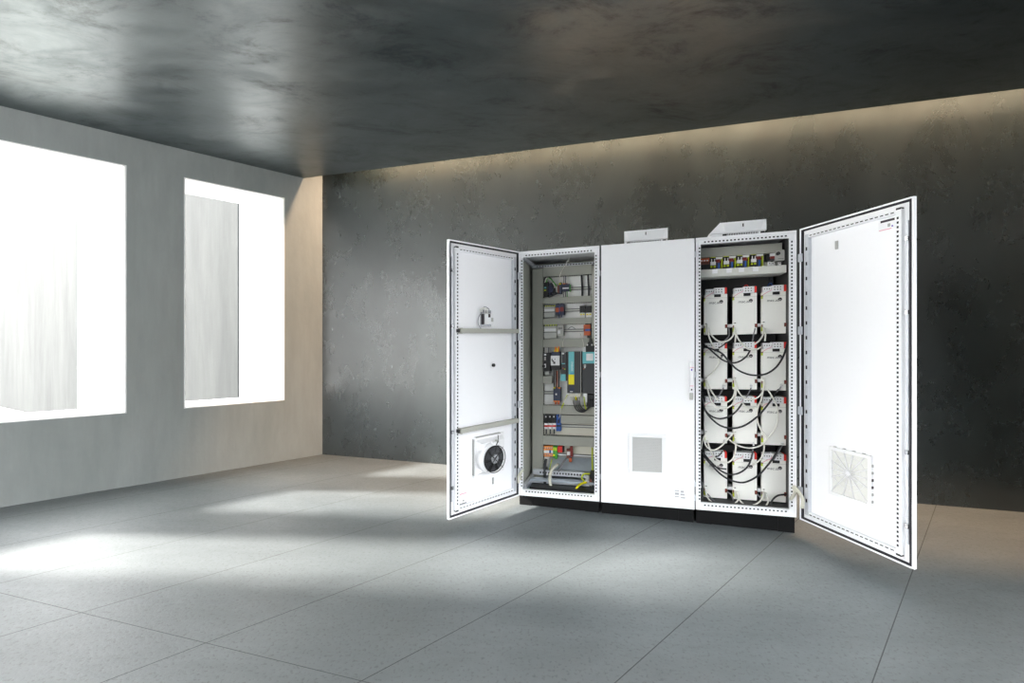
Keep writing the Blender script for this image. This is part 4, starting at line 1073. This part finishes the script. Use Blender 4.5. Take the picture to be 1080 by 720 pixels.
wc('short black cable sagging over bottom row left and middle modules', [(740.8, 476.3, .19), (749.6, 486.7, .16), (760, 496, .15), (770.4, 500.2, .145), (780.8, 498, .145), (789.2, 490.8, .15), (793.3, 479.4, .16), (794.6, 470.6, .18)], 'black_cable', .0062)
wc('long black cable sagging over bottom row to the right side', [(740.8, 479, .195), (751.7, 491.8, .16), (764.2, 502.9, .14), (776.7, 508, .135), (787, 508, .135), (799.6, 501.3, .14), (811, 488.8, .15), (818.3, 478.3, .16), (823.6, 469.6, .18)], 'black_cable', .0066)
wc('third black cable behind the two sagging ones at bottom left', [(740.8, 477.6, .19), (747, 487, .178), (757, 493, .18), (766, 494.5, .19)], 'black_cable', .0052)
wc('short black cable crossing the bottom left red connector', [(754, 482, .18), (758.6, 480, .17), (762, 475.5, .18)], 'black_cable', .005)
wc('short black cable crossing second row left connector', [(757.8, 367, .175), (763, 363.6, .165), (768, 359.5, .18)], 'black_cable', .005)
wc('white cable dropping from bottom left module to the base', [(744, 517, .19), (745, 522, .17), (748.5, 527.3, .15), (754.4, 531.6, .12)])
wc('grey cable beside it dropping from bottom left module', [(746.3, 520.5, .185), (750.5, 525.5, .165), (756.4, 530.6, .14)], 'grey_cable', .0045)
wc('white cable from bottom middle module bending left to the base', [(778, 518, .19), (779, 525, .165), (775.8, 530.2, .145), (769.6, 533.4, .12)])
wc('white cable from bottom middle module bending right to the base', [(776.5, 518, .19), (780.4, 527.6, .16), (787.4, 534.4, .12)])
wc('white cable from bottom right module swinging left to the base', [(805.6, 518, .19), (803.4, 526, .165), (797.5, 531.4, .14), (788.8, 533.8, .12)])
wc('white cable loop hanging under bottom right module', [(807.4, 519, .19), (810.2, 528, .16), (806.9, 533.8, .14), (801, 535.5, .12)])
wc('grey cable hanging from the plug of bottom left module', [(766.6, 518.5, .19), (771.4, 521.8, .165), (773.6, 527.6, .17)], 'grey_cable', .005)
wc('grey cable hanging from the plug of bottom middle module', [(798.8, 521, .19), (803.6, 526.6, .165), (801, 529.6, .165)], 'grey_cable', .005)
wc('black cable bowing from the base to the plug of bottom right module', [(812, 535.4, .13), (814.6, 527.4, .15), (820.5, 522.4, .155), (829.4, 521.2, .185)], 'black_cable', .0064)
wc('black cable bundle running down the left side of the bottom row', [(738.8, 497, .19), (739.8, 508, .19), (741.2, 520, .18), (739.6, 530, .15)], 'anthracite', .006)
wc('grey cable bundle hanging at the right edge beside the top row', [(832.6, 314, .2), (831.2, 328, .2), (831.4, 344, .2), (832.4, 352, .2)], 'grey_cable', .007)
for c in range(3):
    x0 = (761.5, 787.2, 812.4)[c]; y0 = (303.8, 301, 299.2)[c]
    wc('small %s wire loop above the %s module of the top row' % (('dark red', 'red', 'blue')[c], cols[c]), [(x0-2.6, y0+2.6, .24), (x0-1.4, y0, .23), (x0+1, y0-.4, .23), (x0+2.2, y0+2.6, .24)], ('dark_red', 'red', 'blue')[c], .0026)

# ------------------------------------------------------------------ colour management
vs_ = SC.view_settings
vs_.view_transform = 'Standard'; vs_.look = 'None'; vs_.exposure = 1.5; vs_.gamma = 1.0; vs_.use_curve_mapping = False
SC.display_settings.display_device = 'sRGB'
